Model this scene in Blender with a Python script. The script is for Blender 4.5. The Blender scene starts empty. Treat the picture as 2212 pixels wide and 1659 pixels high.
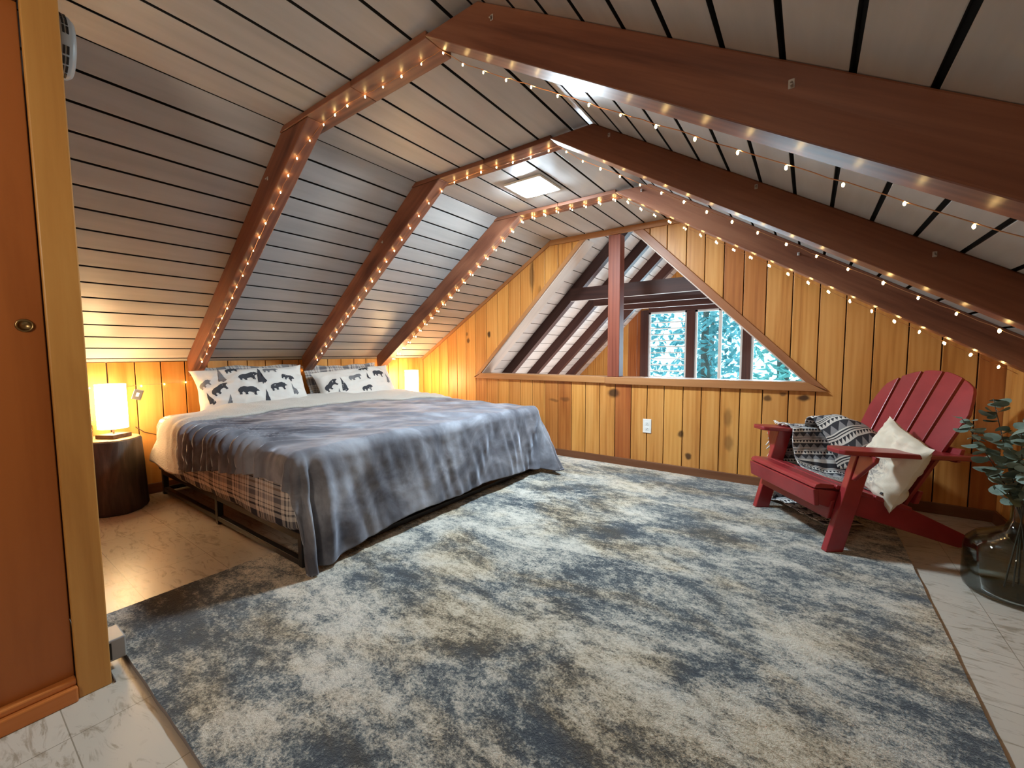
import bpy, bmesh, math, random
from mathutils import Vector, Matrix, noise
random.seed(7)
S = bpy.context.scene
COL = S.collection
V3 = Vector
PI = math.pi

# ------------------------------------------------------------------ camera
F_PX, YAW, PIT, ROLL = 902.84, 0.617183, 0.072531, -0.006113
cam_d = bpy.data.cameras.new('camera')
cam_d.sensor_width = 36.0
cam_d.lens = 36.0 * F_PX / 2212.0
cam_d.clip_start = 0.03
cam = bpy.data.objects.new('camera', cam_d)
COL.objects.link(cam)
fw = V3((-math.sin(YAW) * math.cos(PIT), math.cos(YAW) * math.cos(PIT), -math.sin(PIT)))
rt = V3((math.cos(YAW), math.sin(YAW), 0))
dn = fw.cross(rt)
c_, s_ = math.cos(ROLL), math.sin(ROLL)
rx, ry = rt * c_ - dn * s_, rt * s_ + dn * c_
M = Matrix((rx, -ry, -fw)).transposed().to_4x4()
M.translation = (0, 0, 1.0)
cam.matrix_world = M
S.camera = cam

# ------------------------------------------------------------------ world, daylight, exposure
W = bpy.data.worlds.new('sky')
S.world = W
W.use_nodes = True
W.node_tree.nodes['Background'].inputs[0].default_value = (0.44, 0.84, 1.0, 1)
W.node_tree.nodes['Background'].inputs[1].default_value = 2.9
S.view_settings.view_transform = 'Standard'
S.view_settings.look = 'None'
S.view_settings.gamma = 1.0
S.view_settings.use_curve_mapping = False
S.view_settings.exposure = 0.45

CEIL_LIGHT = 390.0      # strength of the visible ceiling fixture
REAR_FILL = 2.5       # weak fill from an unseen fixture added behind the camera
LAMP_W = 8.0
SHADE_GLOW = 19.0
BULB = 40.0


def area(name, loc, target, size, energy, color, size_y=None, portal=False):
    d = bpy.data.lights.new(name, 'AREA')
    d.shape = 'RECTANGLE'
    d.size = size
    d.size_y = size_y or size
    d.energy = energy
    d.color = color
    o = bpy.data.objects.new(name, d)
    COL.objects.link(o)
    o.location = loc
    o.rotation_euler = (V3(target) - V3(loc)).to_track_quat('-Z', 'Y').to_euler()
    if portal:
        d.cycles.is_portal = True
    return o


area('window_daylight', (-1.48, 7.12, 1.05), (-1.48, 5.0, 0.95), 2.4, 110, (0.62, 0.86, 1.0), 1.2)
area('closet_fill', (-.55, -1.0, 1.60), (-1.75, .1, 1.3), .4, 11, (1.0, .84, .64))  # added warm fill from behind the camera, brightens the closet and left side
area('loft_upward_fill', (-1.9, 5.2, -0.1), (-2.2, 5.2, 2.0), 2.0, 42, (0.95, 0.93, 0.92), 2.6)  # added fill shining up from below to brighten the loft roof


# ------------------------------------------------------------------ material helpers
def nd(nt, t, **kw):
    n = nt.nodes.new(t)
    for k, v in kw.items():
        setattr(n, k, v)
    return n


def mk(name, base=(0.5, 0.5, 0.5), rough=0.5, metal=0.0, spec=None, **kw):
    m = bpy.data.materials.new(name)
    m.use_nodes = True
    b = m.node_tree.nodes['Principled BSDF']
    b.inputs['Base Color'].default_value = (*base, 1)
    b.inputs['Roughness'].default_value = rough
    b.inputs['Metallic'].default_value = metal
    if spec is not None:
        b.inputs['Specular IOR Level'].default_value = spec
    for k, v in kw.items():
        b.inputs[k].default_value = v
    return m, m.node_tree, b


def ramp(nt, stops, fac=None, interp='LINEAR'):
    r = nd(nt, 'ShaderNodeValToRGB')
    e = r.color_ramp.elements
    r.color_ramp.interpolation = interp
    while len(e) < len(stops):
        e.new(0.5)
    for i, (p, c) in enumerate(stops):
        e[i].position = p
        e[i].color = (*c, 1) if len(c) == 3 else c
    if fac is not None:
        nt.links.new(fac, r.inputs[0])
    return r


def mixc(nt, fac, a, b, mode='MIX'):
    n = nd(nt, 'ShaderNodeMix', data_type='RGBA', blend_type=mode)
    for sock, v in ((n.inputs[0], fac), (n.inputs[6], a), (n.inputs[7], b)):
        if isinstance(v, bpy.types.NodeSocket):
            nt.links.new(v, sock)
        elif isinstance(v, (int, float)):
            sock.default_value = v
        else:
            sock.default_value = (*v, 1)
    return n.outputs[2]


def math_(nt, op, a, b=None, c=None):
    n = nd(nt, 'ShaderNodeMath', operation=op)
    for i, v in enumerate((a, b, c)):
        if v is None:
            continue
        if isinstance(v, bpy.types.NodeSocket):
            nt.links.new(v, n.inputs[i])
        else:
            n.inputs[i].default_value = v
    return n.outputs[0]


def mapping(nt, vec, scale=(1, 1, 1), loc=(0, 0, 0)):
    n = nd(nt, 'ShaderNodeMapping')
    n.inputs['Scale'].default_value = scale
    n.inputs['Location'].default_value = loc
    nt.links.new(vec, n.inputs[0])
    return n.outputs[0]


def noise_n(nt, vec, scale, detail=4, rough=0.5, dist=0.0):
    n = nd(nt, 'ShaderNodeTexNoise')
    n.inputs['Scale'].default_value = scale
    n.inputs['Detail'].default_value = detail
    n.inputs['Roughness'].default_value = rough
    n.inputs['Distortion'].default_value = dist
    if vec is not None:
        nt.links.new(vec, n.inputs['Vector'])
    return n.outputs[0]


def bump(nt, b, h, strength=0.3, dist=0.01):
    n = nd(nt, 'ShaderNodeBump')
    n.inputs['Strength'].default_value = strength
    n.inputs['Distance'].default_value = dist
    nt.links.new(h, n.inputs['Height'])
    nt.links.new(n.outputs[0], b.inputs['Normal'])


def attr(nt, name):
    return nd(nt, 'ShaderNodeAttribute', attribute_name=name)


def wood(name, light, mid, dark, alt=None, rough=0.45, knots=(), grain=1.0, spec=0.4, rings=0.5):
    """grain runs along gc.x; 'tone' per board blends towards the second palette"""
    m, nt, b = mk(name, mid, rough, spec=spec)
    gc = attr(nt, 'gc').outputs['Vector']
    v = mapping(nt, gc, (0.7, 9 * grain, 9 * grain))
    n1 = noise_n(nt, v, 1.0, 5, 0.55, 0.9)
    v2 = mapping(nt, gc, (2.2, 60 * grain, 60 * grain))
    n2 = noise_n(nt, v2, 1.0, 3, 0.6, 0.2)
    w = nd(nt, 'ShaderNodeTexWave', wave_type='BANDS', bands_direction='Y')
    w.inputs['Scale'].default_value = 3.2 * grain
    w.inputs['Distortion'].default_value = 5.0
    w.inputs['Detail'].default_value = 2.0
    w.inputs['Detail Scale'].default_value = 0.6
    nt.links.new(mapping(nt, gc, (0.35, 3, 3)), w.inputs['Vector'])
    g = math_(nt, 'ADD', math_(nt, 'MULTIPLY', n1, 0.75),
              math_(nt, 'ADD', math_(nt, 'MULTIPLY', n2, 0.25), math_(nt, 'MULTIPLY', math_(nt, 'SUBTRACT', w.outputs[1], 0.5), 0.22 * rings)))
    col = ramp(nt, [(0.28, dark), (0.47, mid), (0.68, light)], g).outputs[0]
    if alt:
        tone = attr(nt, 'tone').outputs['Fac']
        c2 = ramp(nt, [(0.28, alt[2]), (0.47, alt[1]), (0.68, alt[0])], g).outputs[0]
        col = mixc(nt, tone, col, c2)
    if knots:
        oc = nd(nt, 'ShaderNodeTexCoord').outputs['Object']
        wob = nd(nt, 'ShaderNodeTexNoise')
        wob.inputs['Scale'].default_value = 14
        nt.links.new(oc, wob.inputs['Vector'])
        wv = nd(nt, 'ShaderNodeVectorMath', operation='SCALE')
        sub = nd(nt, 'ShaderNodeVectorMath', operation='SUBTRACT')
        nt.links.new(wob.outputs['Color'], sub.inputs[0])
        sub.inputs[1].default_value = (0.5, 0.5, 0.5)
        nt.links.new(sub.outputs[0], wv.inputs[0])
        wv.inputs['Scale'].default_value = 0.03
        pos = nd(nt, 'ShaderNodeVectorMath', operation='ADD')
        nt.links.new(oc, pos.inputs[0])
        nt.links.new(wv.outputs[0], pos.inputs[1])
        acc = None
        for (kx, ky, kz, rx_, rz_, amt) in knots:
            a = nd(nt, 'ShaderNodeVectorMath', operation='SUBTRACT')
            nt.links.new(pos.outputs[0], a.inputs[0])
            a.inputs[1].default_value = (kx, ky, kz)
            s = nd(nt, 'ShaderNodeVectorMath', operation='MULTIPLY')
            nt.links.new(a.outputs[0], s.inputs[0])
            s.inputs[1].default_value = (1 / rx_, 0, 1 / rz_)
            l = nd(nt, 'ShaderNodeVectorMath', operation='LENGTH')
            nt.links.new(s.outputs[0], l.inputs[0])
            mr = nd(nt, 'ShaderNodeMapRange', interpolation_type='SMOOTHSTEP')
            nt.links.new(l.outputs['Value'], mr.inputs[0])
            mr.inputs[1].default_value = 0.55
            mr.inputs[2].default_value = 1.35
            mr.inputs[3].default_value = amt
            mr.inputs[4].default_value = 0.0
            acc = mr.outputs[0] if acc is None else math_(nt, 'MAXIMUM', acc, mr.outputs[0])
        col = mixc(nt, acc, col, (0.045, 0.018, 0.008))
    nt.links.new(col, b.inputs['Base Color'])
    bump(nt, b, g, 0.12, 0.004)
    return m


# ------------------------------------------------------------------ mesh helpers
class MB:
    def __init__(self):
        self.V, self.F, self.MI, self.G, self.U, self.T = [], [], [], [], [], []

    def add(self, verts, faces, mi=0, gc=None, uv=None, tone=0.0):
        o = len(self.V)
        self.V += [tuple(v) for v in verts]
        self.F += [tuple(o + i for i in f) for f in faces]
        self.MI += [mi] * len(faces)
        self.T += [tone] * len(faces)
        self.G += [tuple(g) for g in (gc or verts)]
        self.U += list(uv) if uv else [(0.0, 0.0)] * len(verts)

    def _gc(self, pts, a, r=True):
        a = V3(a).normalized()
        h = V3((0, 0, 1)) if abs(a.z) < 0.8 else V3((0, 1, 0))
        b = a.cross(h).normalized()
        c = a.cross(b)
        o = V3((random.uniform(0, 50), random.uniform(0, 50), random.uniform(0, 50))) if r else V3((0, 0, 0))
        return [V3((V3(p).dot(a), V3(p).dot(b), V3(p).dot(c))) + o for p in pts]

    def box(self, lo, hi, mi=0, along=None, tone=0.0, R=None, c=None):
        lo, hi = V3(lo), V3(hi)
        pts = [V3((x, y, z)) for x in (lo.x, hi.x) for y in (lo.y, hi.y) for z in (lo.z, hi.z)]
        d = hi - lo
        if along is None:
            k = max(range(3), key=lambda i: d[i])
            along = [(1, 0, 0), (0, 1, 0), (0, 0, 1)][k]
        gc = self._gc(pts, along)
        if R is not None:
            pts = [R @ p for p in pts]
        if c is not None:
            pts = [p + V3(c) for p in pts]
        self.add(pts, [(0, 1, 3, 2), (4, 6, 7, 5), (0, 4, 5, 1), (2, 3, 7, 6), (0, 2, 6, 4), (1, 5, 7, 3)], mi, gc, None, tone)

    def hexa(self, p, mi=0, along=(1, 0, 0), tone=0.0):
        """p: 4 near points then 4 far points (same order)"""
        self.add(p, [(3, 2, 1, 0), (4, 5, 6, 7), (0, 1, 5, 4), (1, 2, 6, 5), (2, 3, 7, 6), (3, 0, 4, 7)], mi, self._gc(p, along), None, tone)

    def prism(self, poly, ext, mi=0, along=(0, 0, 1), tone=0.0):
        n = len(poly)
        p = [V3(q) for q in poly] + [V3(q) + V3(ext) for q in poly]
        f = [tuple(range(n))[::-1], tuple(range(n, 2 * n))]
        f += [(i, (i + 1) % n, n + (i + 1) % n, n + i) for i in range(n)]
        self.add(p, f, mi, self._gc(p, along), None, tone)

    def tube(self, path, r, seg=8, mi=0, cap=True):
        path = [V3(p) for p in path]
        n = len(path)
        rr = r if isinstance(r, (list, tuple)) else [r] * n
        vs, up = [], None
        for i, p in enumerate(path):
            t = (path[min(i + 1, n - 1)] - path[max(i - 1, 0)]).normalized()
            if up is None:
                up = t.orthogonal().normalized()
            up = (up - t * up.dot(t)).normalized()
            s = t.cross(up)
            for k in range(seg):
                a = 2 * PI * k / seg
                vs.append(p + (up * math.cos(a) + s * math.sin(a)) * rr[i])
        f = [(i * seg + k, i * seg + (k + 1) % seg, (i + 1) * seg + (k + 1) % seg, (i + 1) * seg + k) for i in range(n - 1) for k in range(seg)]
        if cap:
            f += [tuple(range(seg))[::-1], tuple((n - 1) * seg + k for k in range(seg))]
        self.add(vs, f, mi)

    def lathe(self, prof, c=(0, 0, 0), seg=32, mi=0, fn=None):
        c = V3(c)
        vs = []
        for (r, z) in prof:
            for k in range(seg):
                a = 2 * PI * k / seg
                q = r * (fn(a, z) if fn else 1.0)
                vs.append(c + V3((q * math.cos(a), q * math.sin(a), z)))
        n = len(prof)
        f = [(i * seg + k, i * seg + (k + 1) % seg, (i + 1) * seg + (k + 1) % seg, (i + 1) * seg + k) for i in range(n - 1) for k in range(seg)]
        f += [tuple(range(seg))[::-1], tuple((n - 1) * seg + k for k in range(seg))]
        self.add(vs, f, mi)

    def grid(self, fn, nu, nv, mi=0, u0=0, u1=1, v0=0, v1=1):
        vs, uv = [], []
        for j in range(nv + 1):
            for i in range(nu + 1):
                u, v = u0 + (u1 - u0) * i / nu, v0 + (v1 - v0) * j / nv
                vs.append(fn(u, v))
                uv.append((u, v))
        f = [(j * (nu + 1) + i, j * (nu + 1) + i + 1, (j + 1) * (nu + 1) + i + 1, (j + 1) * (nu + 1) + i) for j in range(nv) for i in range(nu)]
        self.add(vs, f, mi, None, uv)

    def build(self, name, mats, parent=None, smooth=False, bevel=None, solid=None, sub=0, tf=None):
        me = bpy.data.meshes.new(name)
        vs = [tf(V3(v)) for v in self.V] if tf else self.V
        me.from_pydata([tuple(v) for v in vs], [], self.F)
        for m in (mats if isinstance(mats, (list, tuple)) else [mats]):
            me.materials.append(m)
        me.polygons.foreach_set('material_index', self.MI)
        if smooth:
            me.polygons.foreach_set('use_smooth', [True] * len(self.F))
        a = me.attributes.new('gc', 'FLOAT_VECTOR', 'POINT')
        a.data.foreach_set('vector', [x for g in self.G for x in g])
        t = me.attributes.new('tone', 'FLOAT', 'FACE')
        t.data.foreach_set('value', self.T)
        uvl = me.uv_layers.new(name='UVMap')
        idx = [0] * len(me.loops)
        me.loops.foreach_get('vertex_index', idx)
        uvl.data.foreach_set('uv', [x for i in idx for x in self.U[i]])
        me.validate()
        me.update()
        o = bpy.data.objects.new(name, me)
        COL.objects.link(o)
        if parent is not None:
            adopt(o, parent)
        if solid:
            s = o.modifiers.new('thickness', 'SOLIDIFY')
            s.thickness = solid
            s.offset = 0
        if bevel:
            b = o.modifiers.new('edge', 'BEVEL')
            b.width = bevel
            b.segments = 2
            b.limit_method = 'ANGLE'
            b.harden_normals = False
        if sub:
            b = o.modifiers.new('sub', 'SUBSURF')
            b.levels = b.render_levels = sub
        return o


def world_of(o):
    m = Matrix.Translation(o.location)
    return m if o.parent is None else world_of(o.parent) @ o.matrix_parent_inverse @ m


def adopt(o, parent):
    o.parent = parent
    o.matrix_parent_inverse = world_of(parent).inverted()


def tag(o, label=None, cat=None, group=None, kind=None):
    if label:
        o['label'] = label
    if cat:
        o['category'] = cat
    if group:
        o['group'] = group
    if kind:
        o['kind'] = kind
    return o


def thing(name, label, cat, loc=(0, 0, 0), group=None, kind=None):
    o = bpy.data.objects.new(name, None)
    COL.objects.link(o)
    o.empty_display_size = 0.1
    o.location = loc
    return tag(o, label, cat, group, kind)


def recalc(o):
    bm = bmesh.new()
    bm.from_mesh(o.data)
    bmesh.ops.recalc_face_normals(bm, faces=bm.faces)
    bm.to_mesh(o.data)
    bm.free()


def fbm(p, s=1.0, o=3):
    return noise.fractal(V3(p) * s, 1.0, 2.0, o)


# ------------------------------------------------------------------ materials
KN = [(-2.83, 3.567, 1.207, .024, .032, .95), (-3.129, 3.567, 1.15, .022, .03, .8), (-1.417, 3.567, .641, .055, .04, .9), (-.836, 3.567, .333, .022, .03, .85),
      (-.775, 3.567, .155, .022, .026, .9), (-.493, 3.567, .502, .032, .07, .45), (-.481, 3.567, .302, .034, .06, .45), (-.236, 3.567, .663, .026, .024, .8),
      (-.14, 3.567, .697, .018, .016, .7), (-.021, 3.567, .675, .034, .024, .95), (-2.029, 3.567, .541, .05, .016, .5), (-1.908, 3.567, .558, .05, .02, .5),
      (-2.28, 3.567, 1.77, .03, .14, .55), (-3.15, 3.567, 1.22, .018, .02, .6), (-2.19, 3.567, 1.62, .02, .05, .4), (-.3, 3.567, .2, .014, .02, .6)]
PINE = wood('knotty_pine', (.74, .39, .115), (.64, .295, .07), (.44, .165, .032), ((.40, .12, .03), (.32, .082, .02), (.2, .045, .012)), 0.38, KN, rings=0.35)
PINE_P = wood('pine_board', (.74, .39, .115), (.64, .295, .07), (.44, .165, .032), ((.40, .12, .03), (.32, .082, .02), (.2, .045, .012)), 0.38)
TRIM = wood('pine_trim', (.52, .26, .10), (.42, .185, .065), (.28, .10, .03), ((.30, .11, .05), (.24, .08, .035), (.14, .04, .02)), 0.4)
BASE = wood('stained_baseboard', (.2, .085, .04), (.15, .058, .026), (.09, .03, .014), None, 0.4)
BEAM = wood('stained_beam', (.28, .115, .062), (.19, .068, .036), (.085, .026, .015), None, 0.42, grain=1.1)
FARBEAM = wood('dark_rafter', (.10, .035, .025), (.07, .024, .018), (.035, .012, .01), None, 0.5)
REDPOST = wood('redwood_post', (.30, .085, .045), (.24, .062, .034), (.16, .036, .02), None, 0.45)
DOORW = wood('closet_plywood', (.36, .115, .028), (.28, .082, .018), (.19, .048, .011), None, 0.35, grain=.55, rings=1.4)
JAMB = wood('closet_jamb', (.56, .30, .085), (.48, .235, .06), (.38, .17, .04), None, 0.4)
GAP, _, _ = mk('dark_gap', (.012, .010, .009), .9)


def paint(name, c, rough=0.5):
    m, nt, b = mk(name, c, rough, spec=0.3)
    gc = attr(nt, 'gc').outputs['Vector']
    n = noise_n(nt, mapping(nt, gc, (1.2, 12, 12)), 1.0, 4, .6)
    r = ramp(nt, [(0.3, tuple(x * .88 for x in c)), (0.7, tuple(min(1, x * 1.1) for x in c))], n)
    nt.links.new(r.outputs[0], b.inputs['Base Color'])
    bump(nt, b, noise_n(nt, mapping(nt, gc, (3, 60, 60)), 1.0, 2), .05, .002)
    return m


CEIL = paint('grey_ceiling_paint', (.45, .435, .42), .40)
FARPAINT = paint('white_roof_boards', (.62, .56, .53), .6)


def floor_mat():
    m, nt, b = mk('vinyl_tile', (.5, .45, .38), .32, spec=.45)
    oc = nd(nt, 'ShaderNodeTexCoord').outputs['Object']
    br = nd(nt, 'ShaderNodeTexBrick', offset=0.0, squash=1.0)
    nt.links.new(mapping(nt, oc, (1, 1, 1), (.02, -.165, 0)), br.inputs['Vector'])
    br.inputs['Scale'].default_value = 1.0
    br.inputs['Mortar Size'].default_value = 0.0014
    br.inputs['Brick Width'].default_value = 0.305
    br.inputs['Row Height'].default_value = 0.305
    br.inputs['Color1'].default_value = (.47, .43, .37, 1)
    br.inputs['Color2'].default_value = (.52, .475, .41, 1)
    br.inputs['Mortar'].default_value = (.26, .23, .18, 1)
    v = noise_n(nt, mapping(nt, oc, (2.2, 7, 1)), 3.0, 7, .65, 1.6)
    f = ramp(nt, [(0.36, (.62, .58, .52)), (.47, (1, 1, 1)), (1, (1.05, 1.04, 1.0))], v).outputs[0]
    c = mixc(nt, 1.0, br.outputs[0], f, 'MULTIPLY')
    sp = ramp(nt, [(.66, (0, 0, 0)), (.74, (1, 1, 1))], noise_n(nt, mapping(nt, oc, (8, 14, 1)), 2.0, 2, .5, .4)).outputs[0]
    c = mixc(nt, math_(nt, 'MULTIPLY', sp, .16), c, (.26, .22, .16))
    nt.links.new(c, b.inputs['Base Color'])
    return m


FLOOR = floor_mat()


def rug_mat():
    m, nt, b = mk('abstract_rug_pile', (.4, .38, .34), .95, spec=.08)
    b.inputs['Sheen Weight'].default_value = .25
    oc = nd(nt, 'ShaderNodeTexCoord').outputs['Object']
    a = noise_n(nt, mapping(nt, oc, (1.0, 1.75, 1), (3.3, 1.2, 0)), 1.7, 9, .74, .35)
    fine = noise_n(nt, oc, 130, 3, .8)
    mid = noise_n(nt, mapping(nt, oc, (1, 1.5, 1)), 21, 6, .8)
    g = math_(nt, 'ADD', a, math_(nt, 'ADD', math_(nt, 'MULTIPLY', math_(nt, 'SUBTRACT', mid, .5), .52), math_(nt, 'MULTIPLY', math_(nt, 'SUBTRACT', fine, .5), .46)))
    g = math_(nt, 'ADD', math_(nt, 'MULTIPLY', math_(nt, 'SUBTRACT', g, .48), 1.7), .445)
    c1 = ramp(nt, [(.31, (.045, .060, .078)), (.40, (.12, .145, .155)), (.47, (.27, .275, .255)), (.55, (.46, .44, .385)), (.70, (.68, .64, .56))], g).outputs[0]
    c2 = ramp(nt, [(.31, (.065, .058, .046)), (.40, (.18, .15, .105)), (.47, (.32, .27, .19)), (.55, (.50, .42, .30)), (.70, (.70, .62, .49))], g).outputs[0]
    t = ramp(nt, [(.46, (0, 0, 0)), (.62, (1, 1, 1))], noise_n(nt, mapping(nt, oc, (1, 1.6, 1), (7.1, 3.7, 0)), 1.9, 5, .6, .4)).outputs[0]
    nt.links.new(mixc(nt, t, c1, c2), b.inputs['Base Color'])
    bump(nt, b, math_(nt, 'ADD', fine, math_(nt, 'MULTIPLY', mid, .6)), .9, .012)
    return m


RUG = rug_mat()
RUGEDGE, nt_, b_ = mk('rug_binding', (.26, .24, .25), .9)

WHITEP, _, _ = mk('white_plastic', (.78, .77, .73), .35)
ALARMP, _, _ = mk('alarm_plastic', (.36, .37, .37), .4)
GREYP, _, _ = mk('grey_plastic', (.36, .36, .34), .4)
DARKP, _, _ = mk('dark_slot', (.015, .015, .015), .6)
BLACKM, _, _ = mk('black_steel', (.014, .013, .014), .38, spec=.5)
BRASS, _, _ = mk('aged_brass', (.30, .20, .09), .32, 1.0)
STEEL, _, _ = mk('brushed_steel', (.42, .40, .36), .35, 1.0)
WIRE, _, _ = mk('copper_wire', (.75, .42, .22), .3, 1.0)
CORD, _, _ = mk('brown_cord', (.06, .03, .015), .5)


def emis(name, col, strength):
    m = bpy.data.materials.new(name)
    m.use_nodes = True
    nt = m.node_tree
    nt.nodes.remove(nt.nodes['Principled BSDF'])
    e = nd(nt, 'ShaderNodeEmission')
    e.inputs[0].default_value = (*col, 1)
    e.inputs[1].default_value = strength
    nt.links.new(e.outputs[0], nt.nodes['Material Output'].inputs[0])
    return m


LED_COOL = emis('led_diffuser_cool', (.72, .89, 1.0), CEIL_LIGHT)
LED_FILL = emis('led_diffuser_fill', (1.0, .86, .68), REAR_FILL)
FAIRY = emis('fairy_bulb_glow', (1.0, .66, .24), BULB)


def glass(name, tint=(1, 1, 1), thin=True, rough=0.02):
    m = bpy.data.materials.new(name)
    m.use_nodes = True
    nt = m.node_tree
    nt.nodes.remove(nt.nodes['Principled BSDF'])
    t = nd(nt, 'ShaderNodeBsdfTransparent')
    t.inputs[0].default_value = (*tint, 1)
    g = nd(nt, 'ShaderNodeBsdfGlossy')
    g.inputs['Roughness'].default_value = rough
    lw = nd(nt, 'ShaderNodeLayerWeight')
    lw.inputs[0].default_value = .28
    mx = nd(nt, 'ShaderNodeMixShader')
    fr = math_(nt, 'MULTIPLY', lw.outputs['Fresnel'], .75)
    nt.links.new(fr, mx.inputs[0])
    nt.links.new(t.outputs[0], mx.inputs[1])
    nt.links.new(g.outputs[0], mx.inputs[2])
    nt.links.new(mx.outputs[0], nt.nodes['Material Output'].inputs[0])
    return m


PANE = glass('window_glass', (.93, .98, 1.0))
VASEG = glass('bottle_glass', (.84, .89, .88))
TUMB = glass('tumbler_glass', (.9, .92, .9))

# ------------------------------------------------------------------ geometry constants
XL, XR, YW, ZC = -3.90, 0.95, 3.567, 2.08
XFL, XFR, KZ = -2.06, -0.89, 0.945
TA = (ZC - KZ) / (XFL - XL)
ANG = math.atan(TA)
Y0 = -2.6
MIDX = (XFL + XFR) / 2


def roof(x):
    return min(ZC, ZC - TA * (XFL - x), ZC - TA * (x - XFR))


# floor
b = MB()
b.box((XL - .1, Y0 - .1, -.06), (XR + .1, YW + .05, 0))
tag(b.build('floor', FLOOR), 'cream vinyl tile floor with faint brown veining', 'floor', kind='structure')

# ---- ceiling: planks with open grooves over a dark backing
b = MB()
g = .0042


def slope_pt(side, s, off):
    if side == 'L':
        return V3((XFL - s * math.cos(ANG) + off * math.sin(ANG), 0, ZC - s * math.sin(ANG) - off * math.cos(ANG)))
    return V3((XFR + s * math.cos(ANG) - off * math.sin(ANG), 0, ZC - s * math.sin(ANG) - off * math.cos(ANG)))


SL = (XFL - XL) / math.cos(ANG)


def slope_board(bm, side, s0, s1, o0, o1, ya, yb, mi=0):
    q = [slope_pt(side, s0, o0), slope_pt(side, s1, o0), slope_pt(side, s1, o1), slope_pt(side, s0, o1)]
    if side == 'L':
        q = q[::-1]
    n0 = len(bm.MI)
    bm.prism([p + V3((0, ya, 0)) for p in q], (0, yb - ya, 0), mi, (0, 1, 0))
    if mi == 0:     # unpainted dark groove sides, painted face
        for k in range(n0, len(bm.MI)):
            bm.MI[k] = 0 if k - n0 == (2 if side == 'L' else 4) else 1


ls = [0] + [.123 + .1313 * k for k in range(16)] + [SL]
ls = [s for s in ls if s <= SL]
rs = [0] + [.075 + .128 * k for k in range(17)]
rs = [s for s in rs if s < SL - .03] + [SL]
obs = []
for side, cuts, nm in (('L', ls, 'ceiling_left'), ('R', rs, 'ceiling_right')):
    b = MB()
    for s0, s1 in zip(cuts[:-1], cuts[1:]):
        g = .0050 if side == 'L' else .0062
        slope_board(b, side, s0 + (g if s0 > 0 else -.0), s1 - g, -.014, 0, Y0, YW)
    slope_board(b, side, -.02, SL + .12, -.09, -.0141, Y0 - .05, YW + .02, 1)
    o = b.build(nm, [CEIL, GAP], bevel=.0022)
    tag(o, {'L': 'sloping grey plank ceiling above the bed', 'R': 'sloping grey plank ceiling over the red chair'}[side], 'ceiling', kind='structure')
b = MB()
xs = [XFL, -1.877, -1.697, -1.516, -1.336, -1.158, -.979, XFR]
for x0, x1 in zip(xs[:-1], xs[1:]):
    b.box((x0 + .006, Y0, ZC), (x1 - .006, YW, ZC + .014), along=(0, 1, 0))
    for k in (-6, -5, -4, -3, -1):
        b.MI[k] = 1
b.box((XFL - .06, Y0 - .05, ZC + .0141), (XFR + .06, YW + .02, ZC + .09), 1)
tag(b.build('ceiling', [CEIL, GAP], bevel=.0022), 'flat grey plank ceiling strip along the middle', 'ceiling', kind='structure')


# ---- back wall: knotty pine planks with the gable opening
def open_hi(x):
    return min(2.03, .79 + (x + 2.94), .79 - (x + .012))


PX = [-3.9, -3.868, -3.735, -3.593, -3.446, -3.304, -3.167, -3.025, -2.868, -2.716, -2.571, -2.423, -2.277, -2.131, -1.984, -1.837, -1.692, -1.549, -1.402, -1.255,
      -1.116, -.975, -.825, -.687, -.551, -.416, -.269, -.109, .047, .191, .337, .503, .654, .808, .934, .96]
BR = [-2.98, -2.94, XFL, -1.73, -1.24, XFR, -.012, .03]


def wall_piece(bm, x0, x1, lo, hi, y0, y1, mi, tone):
    cs = [x0] + [q for q in BR if x0 + .002 < q < x1 - .002] + [x1]
    L = [(x, lo(x)) for x in cs]
    H = [(x, hi(x)) for x in cs]
    run = []
    for i, x in enumerate(cs):
        if H[i][1] - L[i][1] > .006:
            run.append(i)
    if len(run) < 2:
        return
    L = [L[i] for i in run]
    H = [H[i] for i in run]
    poly = [V3((x, y0, z)) for x, z in L] + [V3((x, y0, z)) for x, z in reversed(H)]
    bm.prism(poly[::-1], (0, y1 - y0, 0), mi, (0, 0, 1), tone)


rng = random.Random(3)
b = MB()
low_t = {-2.131: .62, -1.984: .72, -3.025: .42, -2.868: .4, -1.402: .95, -.269: .28, -.109: .3, .654: .25, .808: .8, .934: .3, -.416: .0}
up_t = {-.551: .72, -.416: .68, -2.423: .3, -2.277: .25}
for x0, x1 in zip(PX[:-1], PX[1:]):
    t0 = rng.uniform(0, .34)
    gg = .0028
    for back in (0, 1):
        if back:
            a0, a1, ya, yb, mi = x0, x1, YW + .0141, YW + .15, 1
        else:
            a0, a1, ya, yb, mi = x0 + gg, x1 - gg, YW, YW + .014, 0
        if x1 <= -2.97 or x0 >= .02:
            wall_piece(b, a0, a1, lambda x: 0.0, lambda x: roof(x) + .02, ya, yb, mi, low_t.get(x0, t0))
        else:
            wall_piece(b, a0, a1, lambda x: 0.0, lambda x: .76, ya, yb, mi, low_t.get(x0, t0))
            wall_piece(b, a0, a1, lambda x: max(open_hi(x) if open_hi(x) < 2.02 else 9, .76), lambda x: roof(x) + .02, ya, yb, mi, up_t.get(x0, t0))
b.box((XL - .1, YW + .02, -.4), (XR + .1, YW + .15, 0), 1)
tag(b.build('wall_back', [PINE, GAP], bevel=.003), 'knotty pine plank wall with the triangular opening', 'wall', kind='structure')

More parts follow.
